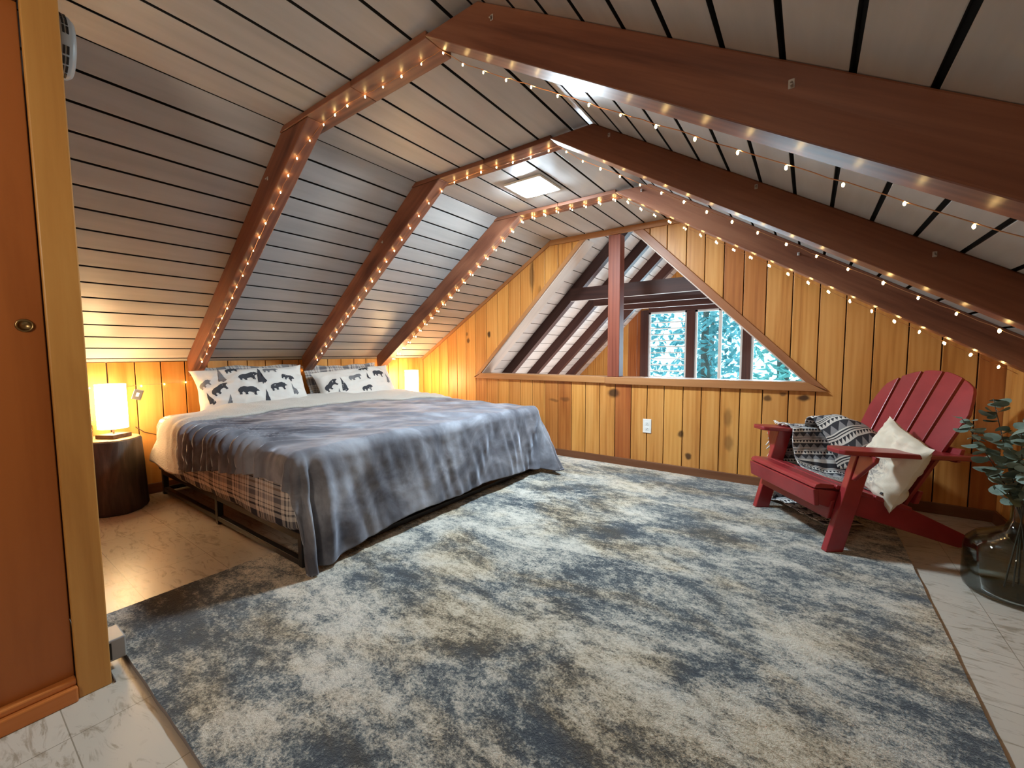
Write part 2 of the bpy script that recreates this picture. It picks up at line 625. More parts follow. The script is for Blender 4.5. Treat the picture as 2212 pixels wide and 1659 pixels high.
# ---- low side walls
for nm, x, sg in (('wall_left', XL, 1), ('wall_right', XR, -1)):
    b = MB()
    y = Y0 + (.02 if sg > 0 else .06)
    y = .575 - .145 * 22
    while y < YW - .01:
        y1 = min(y + .145, YW)
        if y1 - y > .02 and y1 > Y0:
            lo_x, hi_x = (x + .016, x + .03) if sg > 0 else (x - .03, x - .016)
            b.box((lo_x, y + .003, 0), (hi_x, y1 - .003, KZ + .012), along=(0, 0, 1), tone=rng.uniform(0, .3))
        y += .145
    b.box((min(x - sg * .08, x + sg * .0159), Y0, -.05), (max(x - sg * .08, x + sg * .0159), YW + .1, KZ + .10), 1)
    tag(b.build(nm, [PINE_P, GAP], bevel=.003), 'low pine plank wall ' + ('behind the bed head' if sg > 0 else 'behind the glass bottle'), 'wall', kind='structure')
b = MB()
b.prism([(XL, Y0, 0), (XR, Y0, 0), (XR, Y0, KZ), (XFR, Y0, ZC), (XFL, Y0, ZC), (XL, Y0, KZ)], (0, -.05, 0), 0, (0, 0, 1))
o = b.build('wall_rear', PINE_P)
recalc(o)
tag(o, 'pine gable wall at the near end of the attic', 'wall', kind='structure')

# ---- baseboards and trims
b = MB()
b.box((XL + .03, YW - .016, 0), (XR - .03, YW, .068))
tag(b.build('baseboard_back', BASE, bevel=.004), 'dark stained baseboard under the triangular opening', 'baseboard', kind='structure')
b = MB()
b.box((XL + .03, .30, 0), (XL + .045, YW - .016, .075))
tag(b.build('baseboard_left', BASE, bevel=.004), 'brown baseboard behind the bed head', 'baseboard', kind='structure')
b = MB()
b.box((XR - .045, Y0, 0), (XR - .03, YW - .016, .075))
tag(b.build('baseboard_right', BASE, bevel=.004), 'dark baseboard along the low right wall', 'baseboard', kind='structure')


def flat_poly(bm, pts, y0, y1, along, tone=0):
    bm.prism([V3((x, y0, z)) for x, z in pts][::-1], (0, y1 - y0, 0), 0, along, tone)


yt = YW - .018
b = MB()
flat_poly(b, [(-2.075, 2.03), (-.875, 2.03), (-.89, ZC), (-2.06, ZC)], yt, YW, (1, 0, 0))
tag(b.build('trim_1', TRIM, bevel=.003), 'flat pine trim board under the flat ceiling', 'trim', kind='structure')
for nm, sg in (('trim_2', -1), ('trim_3', 1)):
    b = MB()
    pts = [(MIDX + sg * (MIDX - XFL), ZC), (MIDX + sg * (MIDX - XL), KZ), (MIDX + sg * (MIDX - XL), KZ - .036), (MIDX + sg * .60, 2.03)]
    if sg > 0:
        pts = pts[::-1]
    flat_poly(b, pts, yt, YW, (math.cos(ANG), 0, math.sin(ANG)), .15)
    o = b.build(nm, TRIM, bevel=.003)
    recalc(o)
    tag(o, 'sloping pine trim board ' + ('at the bed end of the back wall' if sg < 0 else 'above the red chair on the back wall'), 'trim', kind='structure')

# opening casing: sill, two raking casings, jamb liners, post
b = MB()
flat_poly(b, [(-3.03, .732), (-1.49, .732), (-1.49, .788), (-2.94, .788)], YW - .026, YW, (1, 0, 0))
flat_poly(b, [(-1.489, .726), (.112, .726), (0.0, .788), (-1.489, .788)], YW - .028, YW, (1, 0, 0), .3)
b.box((-2.99, YW, .752), (.02, YW + .15, .7885), along=(1, 0, 0))
o = b.build('trim_4', TRIM, bevel=.003)
recalc(o)
tag(o, 'pine sill board along the bottom of the opening', 'trim', kind='structure')
k = .052
for nm, sg, tn in (('trim_5', -1, .25), ('trim_6', 1, .75)):
    b = MB()
    f = lambda dx, z: (MIDX + sg * dx, z)
    pts = [f(1.463, .79), f(1.463 + k * 1.9, .742), f(.223 + k * 1.0, 2.03), f(.223, 2.03)]
    if sg > 0:
        pts = [f(1.463, .79), f(1.463 + .125, .735), f(.31, 2.03), f(.223, 2.03)]
    flat_poly(b, pts, YW - .022, YW, (.7, 0, .7 * -sg), tn)
    o = b.build(nm, TRIM, bevel=.003)
    recalc(o)
    tag(o, 'raking pine casing on the ' + ('bed side' if sg < 0 else 'chair side') + ' of the opening', 'trim', kind='structure')
    b = MB()
    pts = [f(1.450, .789), f(1.463 + .02, .789), f(.223 + .02, 2.03), f(.210, 2.03)]
    b.prism([V3((x, YW, z)) for x, z in pts], (0, .16, 0), 0, (.7, 0, .7 * -sg), 0)
    o = b.build('trim_' + ('7' if sg < 0 else '8'), paint('pale_liner_%d' % (sg + 1), (.62, .50, .42), .4))
    recalc(o)
    tag(o, 'pale jamb liner in the ' + ('bed side' if sg < 0 else 'chair side') + ' of the opening', 'trim', kind='structure')
b = MB()
b.box((-1.477, YW - .004, .788), (-1.368, YW + .10, 2.03))
tag(b.build('post', REDPOST, bevel=.004), 'reddish square post standing in the triangular opening', 'post', kind='structure')

# ------------------------------------------------------------------ rafter beams
DV_L, DV_R = .13, .122
TH = .085
BEAMS = [  # y at the left top, left foot, board left, board right, right top, right foot, board width
    (1.056, 1.165, 1.056, 1.040, 1.030, .975, .125),
    (1.868, 2.045, 1.886, 1.870, 1.852, 1.872, .120),
    (2.715, 2.870, 2.714, 2.728, 2.700, 2.785, .130)]


def ynear(i, x):
    a = BEAMS[i]
    if x <= XFL:
        return a[0] + (a[1] - a[0]) * (x - XFL) / (XL - XFL)
    if x >= XFR:
        return a[4] + (a[5] - a[4]) * (x - XFR) / (XR - XFR)
    return a[2] + (a[3] - a[2]) * (x - XFL) / (XFR - XFL)


BL = ['the nearest roof beam, over the bed head', 'the middle roof beam, ahead of the ceiling light', 'the farthest roof beam, past the ceiling light']
for i, a in enumerate(BEAMS):
    root = thing('roof_beam', BL[i].replace('the ', 'dark stained wooden ', 1), 'roof beam', (MIDX, a[2], ZC), 'stained roof beams', 'structure')
    for sg, dep, xe in ((-1, DV_L, .06), (1, DV_R, -.02)):
        dv = dep / math.cos(ANG)
        ex = MIDX - XL - xe
        fx = lambda d: MIDX + sg * d
        top = MIDX - XFL
        P = [(top + .025 / TA, ZC - .025), (top - (dv - .025) / TA, ZC - .025), (ex - .02, ZC - TA * (ex - .02 - top) - dv), (ex, ZC - TA * (ex - top))]
        if i == 0 and sg < 0:
            pass
        near, far = [], []
        for d, z in P:
            x = fx(d)
            xx = min(x, XFL) if sg < 0 else max(x, XFR)
            yn = ynear(i, xx)
            near.append(V3((x, yn, z)))
            far.append(V3((x, yn + TH, z)))
        b = MB()
        if sg > 0:
            near, far = near[::-1], far[::-1]
        b.hexa(near + far, 0, (sg * math.cos(ANG), 0, -math.sin(ANG)))
        o = b.build('rafter', BEAM, root, bevel=.005)
        recalc(o)
    b = MB()
    for xa, xb in ((-2.115, -1.519), (-1.517, -1.085)):
        n = [V3((xa, ynear(i, xa if xa > XFL else XFL) - .001, ZC - .024)), V3((xb, ynear(i, xb) - .001, ZC - .024)), V3((xb, ynear(i, xb) - .001, ZC)), V3((xa, ynear(i, max(xa, XFL)) - .001, ZC))]
        b.hexa(n + [p + V3((0, a[6], 0)) for p in n], 0, (1, 0, 0))
    o = b.build('collar_board', BEAM, root, bevel=.003)
    recalc(o)


# ------------------------------------------------------------------ far loft seen through the opening
def froof(dx, off=0):
    return 2.56 - abs(dx) - off * 1.41421


FY0, FY1 = YW + .155, 7.0
for sg, nm in ((-1, 'ceiling_1'), (1, 'ceiling_2')):
    b = MB()
    s = 0
    n = 0
    while s < 3.6:
        e = min(s + .155, 3.6)
        q = []
        for (ss, of) in ((s + .004, 0), (e - .004, 0), (e - .004, -.014), (s + .004, -.014)):
            q.append(V3((MIDX + sg * (ss * .70711 - of * .70711), FY0, 2.56 - ss * .70711 - of * .70711)))
        if sg < 0:
            q = q[::-1]
        b.prism(q[::-1] if sg > 0 else q[::-1], (0, FY1 - FY0, 0), 0, (0, 1, 0))
        s = e
    q = []
    for (ss, of) in ((-.05, -.0141), (3.7, -.0141), (3.7, -.09), (-.05, -.09)):
        q.append(V3((MIDX + sg * (ss * .70711 - of * .70711), FY0, 2.56 - ss * .70711 - of * .70711)))
    b.prism(q, (0, FY1 - FY0 + .1, 0), 1, (0, 1, 0))
    o = b.build(nm, [FARPAINT, GAP])
    recalc(o)
    tag(o, 'pale plank roof slope of the far loft, ' + ('left' if sg < 0 else 'right') + ' side', 'ceiling', kind='structure')
FR = [4.40, 5.05, 5.70, 6.36]
for i, y in enumerate(FR):
    root = thing('loft_rafter', ['nearest', 'second', 'third', 'farthest'][i] + ' dark rafter pair of the far loft', 'rafter', (MIDX, y, 2.4), 'dark rafters of the far loft', 'structure')
    for sg in (-1, 1):
        b = MB()
        pts = [(0, 2.56), (2.45, .11), (2.45, -.05), (0, 2.40)]
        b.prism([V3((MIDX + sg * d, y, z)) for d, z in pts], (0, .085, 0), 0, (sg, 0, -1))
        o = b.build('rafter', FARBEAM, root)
        recalc(o)
    if i < 3:
        b = MB()
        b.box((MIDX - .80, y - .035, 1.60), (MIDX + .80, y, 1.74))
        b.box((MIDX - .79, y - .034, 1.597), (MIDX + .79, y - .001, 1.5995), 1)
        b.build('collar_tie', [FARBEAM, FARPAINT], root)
# far gable wall with window openings
b = MB()
WX = [(-2.18, -1.585), (-1.46, -.805), (-.69, -.03)]
ZB, ZT = .42, 1.66
xs = [MIDX - 2.7 + .15 * i for i in range(37)]
rng = random.Random(11)
cuts = sorted(set([round(x, 3) for x in xs] + [-2.31, .1]))
cuts = [c for i, c in enumerate(cuts) if i == 0 or c - cuts[i - 1] > .03]
for x0, x1 in zip(cuts[:-1], cuts[1:]):
    inside = x0 >= -2.315 and x1 <= .105
    tn = .9 if -2.47 < (x0 + x1) / 2 < -2.31 else rng.uniform(0, .25)
    zt = max(froof(x0 - MIDX), froof(x1 - MIDX))
    if zt < 0:
        continue
    def P_(za, zb_):
        b.box((x0 + .002, FY1, za), (x1 - .002, FY1 + .05, zb_), along=(0, 0, 1), tone=tn)
    if inside:
        P_(-.3, ZB)
        if zt > ZT:
            P_(ZT, zt)
    else:
        P_(-.3, zt)
tag(b.build('wall_far', [PINE_P]), 'pine gable wall of the far loft around the window', 'wall', kind='structure')
win = thing('window_1', 'three-pane window in the far gable, trees outside', 'window', (MIDX, FY1, ZB), None, 'structure')
b = MB()
b.box((-2.31, FY1 - .03, ZB - .08), (-2.18, FY1 + .06, ZT + .04))
b.box((-1.585, FY1 - .03, ZB - .0), (-1.46, FY1 + .06, ZT))
b.box((-.805, FY1 - .03, ZB - .0), (-.69, FY1 + .06, ZT))
b.box((-.03, FY1 - .03, ZB - .08), (.1, FY1 + .06, ZT + .04))
b.box((-2.18, FY1 - .03, ZT), (-.03, FY1 + .06, ZT + .08))
b.box((-2.18, FY1 - .04, ZB - .08), (-.03, FY1 + .06, ZB))
b.build('window_frame', FARBEAM, win, bevel=.006)
WHITESASH, _, _ = mk('white_sash', (.8, .82, .82), .4)
for x0, x1 in WX:
    b = MB()
    b.box((x0, FY1 + .02, ZB), (x1, FY1 + .026, ZT))
    b.build('pane', PANE, win)
b = MB()
b.box((-1.13, FY1 + .0, ZB), (-1.085, FY1 + .018, ZT))
for x0, x1 in WX:
    for xa, xb in ((x0, x0 + .03), (x1 - .03, x1)):
        b.box((xa, FY1 + .0, ZB), (xb, FY1 + .018, ZT))
    b.box((x0, FY1, ZT - .03), (x1, FY1 + .018, ZT))
b.build('sash', WHITESASH, win)
for kx in range(11):
    z = .50 + kx * .098
    b = MB()
    b.box((WX[0][0] + .03, FY1 - .02, z), (WX[0][1] - .03, FY1 + .002, z + .018))
    b.build('blind_slat', WHITESASH, win)
b = MB()
b.box((MIDX - 2.9, FY0, -.3), (MIDX + 2.9, FY1 + .1, -.25))
b.box((MIDX - 2.6, FY0, -.25), (MIDX - 2.5, FY1, .2))
b.box((MIDX + 2.5, FY0, -.25), (MIDX + 2.6, FY1, .2))
tag(b.build('floor_loft', PINE_P), 'wooden floor of the far loft', 'floor', kind='structure')

# ------------------------------------------------------------------ trees outside
def leaf_mat(name, c0, c1):
    m, nt, b = mk(name, c0, .6)
    n = noise_n(nt, nd(nt, 'ShaderNodeTexCoord').outputs['Object'], 6, 3)
    nt.links.new(ramp(nt, [(.35, c0), (.65, c1)], n).outputs[0], b.inputs['Base Color'])
    tr = nd(nt, 'ShaderNodeBsdfTranslucent')
    nt.links.new(ramp(nt, [(.35, c0), (.65, c1)], n).outputs[0], tr.inputs[0])
    mx = nd(nt, 'ShaderNodeMixShader')
    mx.inputs[0].default_value = .35
    nt.links.new(b.outputs[0], mx.inputs[1])
    nt.links.new(tr.outputs[0], mx.inputs[2])
    nt.links.new(mx.outputs[0], nt.nodes['Material Output'].inputs[0])
    return m


LEAF_A = leaf_mat('tree_leaves_blue', (.06, .17, .18), (.20, .38, .38))
LEAF_B = leaf_mat('tree_leaves_green', (.10, .27, .24), (.28, .50, .45))
BARK, _, _ = mk('bark', (.10, .08, .065), .9)
sky_trees = [(-3.45, 10.6, 1.0, LEAF_A, 'bushy tree beyond the louvred left window pane', 900), (-1.82, 9.9, .74, LEAF_A, 'leafy tree beyond the middle window pane', 900),
             (-.36, 9.2, .74, LEAF_B, 'pale green tree beyond the right window pane', 1400), (-2.4, 14.0, 1.3, LEAF_A, 'taller tree farther away beyond the window', 900)]
for tx, ty, R, lm, lab, nl in sky_trees:
    root = thing('tree', lab, 'tree', (tx, ty, -3.5), 'trees outside the window')
    r_ = random.Random(int(tx * 100) + 999)
    b = MB()
    b.tube([(tx, ty, -3.5), (tx + .05, ty, -1), (tx - .05, ty, 1.2), (tx, ty, 2.8)], [.16, .13, .08, .03], 8)
    b.build('trunk', BARK, root, True)
    b = MB()
    for q in range(nl):
        a, h = r_.uniform(0, 2 * PI), r_.uniform(-2.0, 1.9)
        rad = R * math.sqrt(r_.random()) * (1.05 - .28 * (h + 1) / 2)
        c = V3((tx + rad * math.cos(a), ty + rad * math.sin(a) * .7, .9 + h))
        d = V3((r_.gauss(0, 1), r_.gauss(0, .6), r_.gauss(-.2, .6))).normalized() * r_.uniform(.07, .15)
        u = d.orthogonal().normalized()
        w = (u * math.cos(a) + d.normalized().cross(u) * math.sin(a)) * r_.uniform(.03, .06)
        b.add([c - d, c + w, c + d, c - w], [(0, 1, 2, 3)])
    b.build('foliage', lm, root)

# ------------------------------------------------------------------ closet at the left edge
root = thing('closet', 'orange plywood closet with pale jamb at the near left', 'closet', (-1.9, -.3, 0))
xc = -1.705
b = MB()
b.box((xc - .02, .204, 0), (xc + .0, .276, ZC - .002), along=(0, 0, 1))
b.build('jamb', JAMB, root, bevel=.003)
b = MB()
b.box((xc - .055, -1.3, .02), (xc - .03, .203, 1.93), along=(0, 0, 1))
door = b.build('closet_door', DOORW, root, bevel=.002)
b = MB()
prof = [(.0135, -.002), (.0135, .004), (.0165, .0045), (.0175, .002), (.0175, -.003)]
b.lathe([(.0125, -.012), (.0125, .003), (.0165, .0045), (.018, .001)], seg=28)
q = b.build('finger_pull', BRASS, door, True, tf=lambda v: V3((xc - .030 + v.z, .167 + v.x, 1.084 + v.y)))
b = MB()
b.box((xc - .03, -1.3, 0), (xc + .012, .203, .045), along=(0, 1, 0), tone=.9)
b.box((xc - .029, -1.3, .045), (xc - .002, .203, .064), along=(0, 1, 0), tone=.7)
b.build('bottom_rail', wood('rail_orange', (.55, .20, .055), (.46, .15, .035), (.33, .09, .02), None, .4), root, bevel=.004)
b = MB()
b.box((xc - .06, -1.3, 1.93), (xc + .004, .203, ZC - .004), along=(0, 1, 0))
b.build('header', BASE, root, bevel=.003)
b = MB()
pts = [(xc - .0205, .012), (xc - .0205, ZC - .01), (XFL, ZC - .01), (XL + .035, KZ - .005), (XL + .035, .012)]
b.prism([V3((x, .262, z)) for x, z in pts], (0, .014, 0), 0, (0, 0, 1))
o = b.build('end_panel', DOORW, root)
recalc(o)

root = thing('smoke_alarm', 'pale round alarm with slotted rim on the closet end', 'smoke alarm', (-1.825, .277, 1.905))
b = MB()
b.lathe([(.085, 0), (.086, .006), (.083, .028), (.074, .038), (.03, .040)], seg=40)
tfa = lambda v: V3((-1.825 + v.x, .277 + v.z, 1.905 + v.y))
o = b.build('housing', ALARMP, root, True, tf=tfa)
recalc(o)
b = MB()
for k in range(20):
    if k % 5 == 4:
        continue
    for (za, zb_) in ((.0085, .013), (.017, .0215)):
        a0, a1 = 2 * PI * (k + .1) / 20, 2 * PI * (k + .9) / 20
        rr = .0864 - .1 * (za - .006)
        pts = [V3((rr * math.cos(a), rr * math.sin(a), z)) for a, z in ((a0, za), (a1, za), (a1, zb_), (a0, zb_))]
        cen = V3((math.cos((a0 + a1) / 2), math.sin((a0 + a1) / 2), 0)) * .0012
        pts = [p + cen for p in pts]
        b = MB()
        b.prism(pts, -cen * 3)
        b.build('vent_slot', DARKP, root, tf=tfa)

root = thing('cable_box', 'small grey surface outlet box low on the closet end', 'outlet', (-1.82, .277, .02))
b = MB()
b.box((-1.875, .277, .028), (-1.775, .327, .098))
b.build('box_body', GREYP, root, bevel=.004)
b = MB()
b.box((-1.775, .279, .036), (-1.7735, .292, .09))
b.build('box_seam', DARKP, root)
b = MB()
b.tube([(-1.79, .285, .03), (-1.788, .284, .012), (-1.76, .283, .004), (-1.70, .282, .003)], .0025, 6)
b.build('cord', CORD, root, True)

# ------------------------------------------------------------------ rug
b = MB()
RX0, RX1, RY0, RY1, RZ = -2.15, .425, .330, 3.50, .018


def rugf(u, v):
    x, y = RX0 + (RX1 - RX0) * u, RY0 + (RY1 - RY0) * v
    e = .004
    if u in (0, 1):
        x += e * noise.noise(V3((0, y * 9, 1)))
    if v in (0, 1):
        y += e * noise.noise(V3((x * 9, 0, 2)))
    return V3((x, y, RZ + .0012 * noise.noise(V3((x * 5, y * 5, 0)))))


b.grid(rugf, 90, 110)
nu, nv = 90, 110
ring = [i for i in range(nu)] + [j * (nu + 1) + nu for j in range(nv)] + [nv * (nu + 1) + i for i in range(nu, 0, -1)] + [j * (nu + 1) for j in range(nv, 0, -1)]
top = [V3(b.V[i]) for i in ring]
low = [V3((p.x + (.003 if p.x > -1 else -.003) * (1 if p.x in (RX0, RX1) else 0), p.y, .0005)) for p in top]
n = len(top)
b.add(top + low, [(i, n + i, n + (i + 1) % n, (i + 1) % n) for i in range(n)], 1)
o = b.build('rug', [RUG, RUGEDGE], smooth=False)
recalc(o)
tag(o, 'large grey, beige and slate-blue abstract rug on the floor', 'rug')

# ------------------------------------------------------------------ bed
bed = thing('bed_frame', 'low black steel bed frame under the blanket', 'bed frame', (-2.83, 1.95, 0))
BX0, BX1, BY0, BY1 = -3.80, -1.87, .955, 2.935
for i, (x0, x1, y0, y1) in enumerate(((BX0, BX1, BY0, BY0 + .03), (BX0, BX1, BY1 - .03, BY1), (BX1 - .03, BX1, BY0 + .03, BY1 - .03), (BX0, BX0 + .03, BY0 + .03, BY1 - .03))):
    b = MB()
    b.box((x0, y0, .145), (x1, y1, .178))
    b.build('side_rail', BLACKM, bed, bevel=.003)
    b = MB()
    b.box((x0, y0, .022), (x1, y1, .050))
    b.build('floor_rail', BLACKM, bed, bevel=.003)
for x in (BX0 + .001, (BX0 + BX1) / 2 - .015, BX1 - .031):
    for y in (BY0 - .001, BY1 - .029):
        b = MB()
        b.box((x, y, .019 if x > RX0 else .0), (x + .034, y + .032, .18))
        b.build('leg', BLACKM, bed, bevel=.003)
for k in range(9):
    b = MB()
    x = BX0 + .1 + k * .2
    b.box((x, BY0 + .03, .150), (x + .05, BY1 - .03, .168))
    b.build('slat', BLACKM, bed)


def plaid_mat():
    m, nt, b = mk('plaid_flannel', (.5, .5, .5), .9, spec=.1)
    uv = nd(nt, 'ShaderNodeUVMap').outputs[0]
    sx = nd(nt, 'ShaderNodeSeparateXYZ')
    nt.links.new(uv, sx.inputs[0])
    col = (.62, .58, .54)
    stripes = [(0.0, .26, (.045, .05, .07)), (.36, .05, (.05, .05, .06)), (.47, .02, (.06, .05, .06)), (.56, .10, (.24, .23, .25)), (.70, .02, (.05, .05, .06)), (.80, .045, (.36, .27, .2)), (.9, .02, (.05, .05, .06))]

    def band(coord, per):
        f = math_(nt, 'FRACT', math_(nt, 'DIVIDE', coord, per))
        c = None
        for (p, w_, cc) in stripes:
            m_ = math_(nt, 'MULTIPLY', math_(nt, 'GREATER_THAN', f, p), math_(nt, 'LESS_THAN', f, p + w_))
            c = mixc(nt, m_, c if c is not None else col, cc)
        return c
    c = mixc(nt, .5, band(sx.outputs[0], .25), band(sx.outputs[1], .25))
    nt.links.new(c, b.inputs['Base Color'])
    bump(nt, b, noise_n(nt, mapping(nt, uv, (1, 1, 1)), 300, 2), .15, .002)
    return m


PLAID = plaid_mat()
MX0, MX1, MY0, MY1, MZ0, MZ1 = -3.80, -1.88, .93, 2.945, .165, .515


def rrect(u, v, k=5.5):
    """superellipse cross-section helper"""
    return u


b = MB()
# fitted sheet: rounded box built from stacked outlines, wavy lower hem
prof = [(.07, -.012, 0), (.035, .0, .0), (0.0, .035, .03), (-.012, .10, .10), (-.008, .20, .2), (.0, .28, .28), (.015, .322, .33), (.04, .345, .36), (.10, .352, .44), (.5, .356, .8), (.97, .358, 1.2)]
NP = 220
rows = []
for (ins, dz, vv) in prof:
    row = []
    for k in range(NP):
        t = k / NP
        L1, L2 = MX1 - MX0, MY1 - MY0
        per = 2 * (L1 + L2)
        d = t * per
        if d < L1:
            x, y, nx, ny = MX0 + d, MY0, 0, -1
        elif d < L1 + L2:
            x, y, nx, ny = MX1, MY0 + d - L1, 1, 0
        elif d < 2 * L1 + L2:
            x, y, nx, ny = MX1 - (d - L1 - L2), MY1, 0, 1
        else:
            x, y, nx, ny = MX0, MY1 - (d - 2 * L1 - L2), -1, 0
        cx, cy = (MX0 + MX1) / 2, (MY0 + MY1) / 2
        # inset towards centre per side
        hx, hy = (MX1 - MX0) / 2 - ins, (MY1 - MY0) / 2 - ins
        hx, hy = max(hx, .02), max(hy, .02)
        ax, ay = (x - cx) / ((MX1 - MX0) / 2), (y - cy) / ((MY1 - MY0) / 2)
        # round the vertical corners
        rr = .09
        px_, py_ = ax * hx, ay * hy
        ox, oy = max(abs(px_) - (hx - rr), 0), max(abs(py_) - (hy - rr), 0)
        if ox > 0 and oy > 0 and hx > rr and hy > rr:
            l = math.hypot(ox, oy)
            if l > rr:
                px_ = math.copysign(hx - rr + ox / l * rr, px_)
                py_ = math.copysign(hy - rr + oy / l * rr, py_)
        X, Y = cx + px_, cy + py_
        z = MZ0 + dz
        wv = noise.noise(V3((d * 5, vv * 3, 0)))
        if vv > .25:
            z += .062 * min(1, max(0, (-3.30 - X) / .22))
        if vv < .12:
            z += .022 * noise.noise(V3((d * 3.5, 3, 0))) * (1 - vv * 8)
        X += nx * .012 * wv
        Y += ny * .012 * wv
        row.append((V3((X, Y, z)), (d, vv)))
    rows.append(row)
vs, uvs, fs = [], [], []
for row in rows:
    for k in range(NP + 1):
        p, (d, vv) = row[k % NP]
        vs.append(p)
        uvs.append((d if k < NP else 2 * (MX1 - MX0 + MY1 - MY0), vv))
for j in range(len(rows) - 1):
    for k in range(NP):
        a0 = j * (NP + 1) + k
        fs.append((a0, a0 + 1, a0 + NP + 2, a0 + NP + 1))
b.add(vs, fs, 0, None, uvs)
o = b.build('mattress', PLAID, smooth=True)
tag(o, 'mattress in a grey plaid flannel sheet on the black frame', 'mattress')


# ---- blanket
def velvet():
    m, nt, b = mk('grey_velvet_plush', (.10, .095, .105), .75, spec=.25)
    b.inputs['Sheen Weight'].default_value = .9
    b.inputs['Sheen Roughness'].default_value = .35
    b.inputs['Sheen Tint'].default_value = (.72, .78, .92, 1)
    oc = nd(nt, 'ShaderNodeTexCoord').outputs['Object']
    n = noise_n(nt, mapping(nt, oc, (1, 1, 1)), 4.0, 5, .55, .6)
    r = ramp(nt, [(.34, (.075, .075, .092)), (.5, (.155, .157, .182)), (.66, (.30, .31, .35))], n)
    nt.links.new(r.outputs[0], b.inputs['Base Color'])
    bump(nt, b, noise_n(nt, oc, 16, 4, .5), .25, .012)
    return m


VELVET = velvet()
SHERPA, nt_, b_ = mk('cream_sherpa', (.62, .57, .50), .95, spec=.1)
b_.inputs['Sheen Weight'].default_value = .5
bump(nt_, b_, noise_n(nt_, nd(nt_, 'ShaderNodeTexCoord').outputs['Object'], 110, 3, .7), .7, .012)
XE, YE, YFE, ZTOP, RR = -1.875, .965, 2.905, .562, .065


def lerp_tab(x, tab):
    if x <= tab[0][0]:
        return tab[0][1]
    for (a, va), (c, vc) in zip(tab[:-1], tab[1:]):
        if x <= c:
            t = (x - a) / (c - a)
            t = t * t * (3 - 2 * t)
            return va + (vc - va) * t
    return tab[-1][1]


def edge(d, slope):
    q = RR * PI / 2
    if d <= 0:
        return 0, 0, 0
    if d < q:
        a = d / RR
        return RR * math.sin(a), RR * (1 - math.cos(a)), a
    return RR + slope * (d - q), RR + (d - q), PI / 2


def cloth(X, Y, lift=0.0):
    dx = X - XE
    dn_, df = YE - Y, Y - YFE
    dy = max(dn_, df, 0)
    sgy = -1 if dn_ > 0 else 1
    bx, by = min(X, XE), min(max(Y, YE), YFE)
    z0 = ZTOP + .022 * math.sin((by - .9) * 1.5) * (1 - max(0, (bx + 2.4)) * 1.2) + .010 * fbm((bx * 2, by * 2, 0), 1.0, 3)
    if bx < -3.2:
        z0 += .03 * min(1, (-3.2 - bx) / .3)
    if dx > 0 and dy > 0:
        r = math.hypot(dx, dy)
        ph = math.atan2(dy, dx)
        sl = .10 if sgy < 0 else .34
        out, drop, a = edge(r, sl)
        k = min(1, r / .3)
        out *= 1 + .16 * k * math.sin(ph * 9 + 1.0)
        p = V3((bx + out * math.cos(ph), by + sgy * out * math.sin(ph), z0 - drop))
        nrm = V3((math.cos(ph), sgy * math.sin(ph), 0)) * math.sin(a) + V3((0, 0, 1)) * math.cos(a)
        nearness = max(0, math.cos(ph))
    elif dx > 0:
        out, drop, a = edge(dx, .05)
        p = V3((bx + out, by, z0 - drop))
        nrm = V3((math.sin(a), 0, math.cos(a)))
    else:
        out, drop, a = edge(dy, .06)
        p = V3((bx, by + sgy * out, z0 - drop))
        nrm = V3((0, sgy * math.sin(a), math.cos(a)))
    # gathered ridges over the near long side
    h = 0
    if dx < .02:
        g_ = 1.1 * max(0, Y - .95) ** 1.6
        ph = (X - g_ + .02 * noise.noise(V3((X * 6, Y * 6, 3)))) / .098 + .9 * noise.noise(V3((X * 3, Y * .8, 9)))
        amp = math.exp(-max(0, Y - .93) / .20) * (1 if X < -2.25 else max(0, 1 - (X + 2.25) / .28))
        amp *= min(1, max(0, (X + 3.20) / .10)) * (.75 + .35 * noise.noise(V3((X * 5, 4, 0))))
        h += .066 * max(0, amp) * ((1 - abs(math.sin(PI * ph))) ** 1.2 - .3)
        # long soft creases on the top
        c2 = noise.noise(V3(((X * .55 - Y * .8) * 9, (X * .8 + Y * .55) * 1.6, 5)))
        h += .014 * c2 * min(1, max(0, (Y - 1.0) / .3))
        h += .014 * max(0, 1 - abs(X + 3.12) / .22) * noise.noise(V3(((X) * 16, Y * 1.2, 8)))
    if dx > 0:
        # soft vertical folds at the foot
        ff = min(1, dx / .25)
        h += ff * (.018 * noise.noise(V3((Y * 7 + dx * 4, dx * 1.5, 1))) + .012 * noise.noise(V3((Y * 16 - dx * 5, dx * 2, 4))))
        if sgy < 0 or dy == 0:
            h += .03 * ff * math.exp(-((Y - 1.04) / .035) ** 2) - .035 * ff * math.exp(-((Y - .985) / .03) ** 2)
    h += .004 * fbm((X * 8, Y * 8, p.z * 8), 1, 2)
    p = p + nrm * (h + lift)
    p.z = max(p.z, .024 + abs(lift) * .2)
    return p


def foot_len(y):
    zh = lerp_tab(y, [(.93, .03), (1.2, .058), (1.55, .098), (2.35, .098), (2.75, .078), (2.93, .05)])
    return ZTOP - zh + .037


def near_len(x):
    zh = lerp_tab(x, [(-3.6, .265), (-3.15, .30), (-2.5, .385), (-2.17, .42), (-1.9, .425)])
    return ZTOP - zh + .037


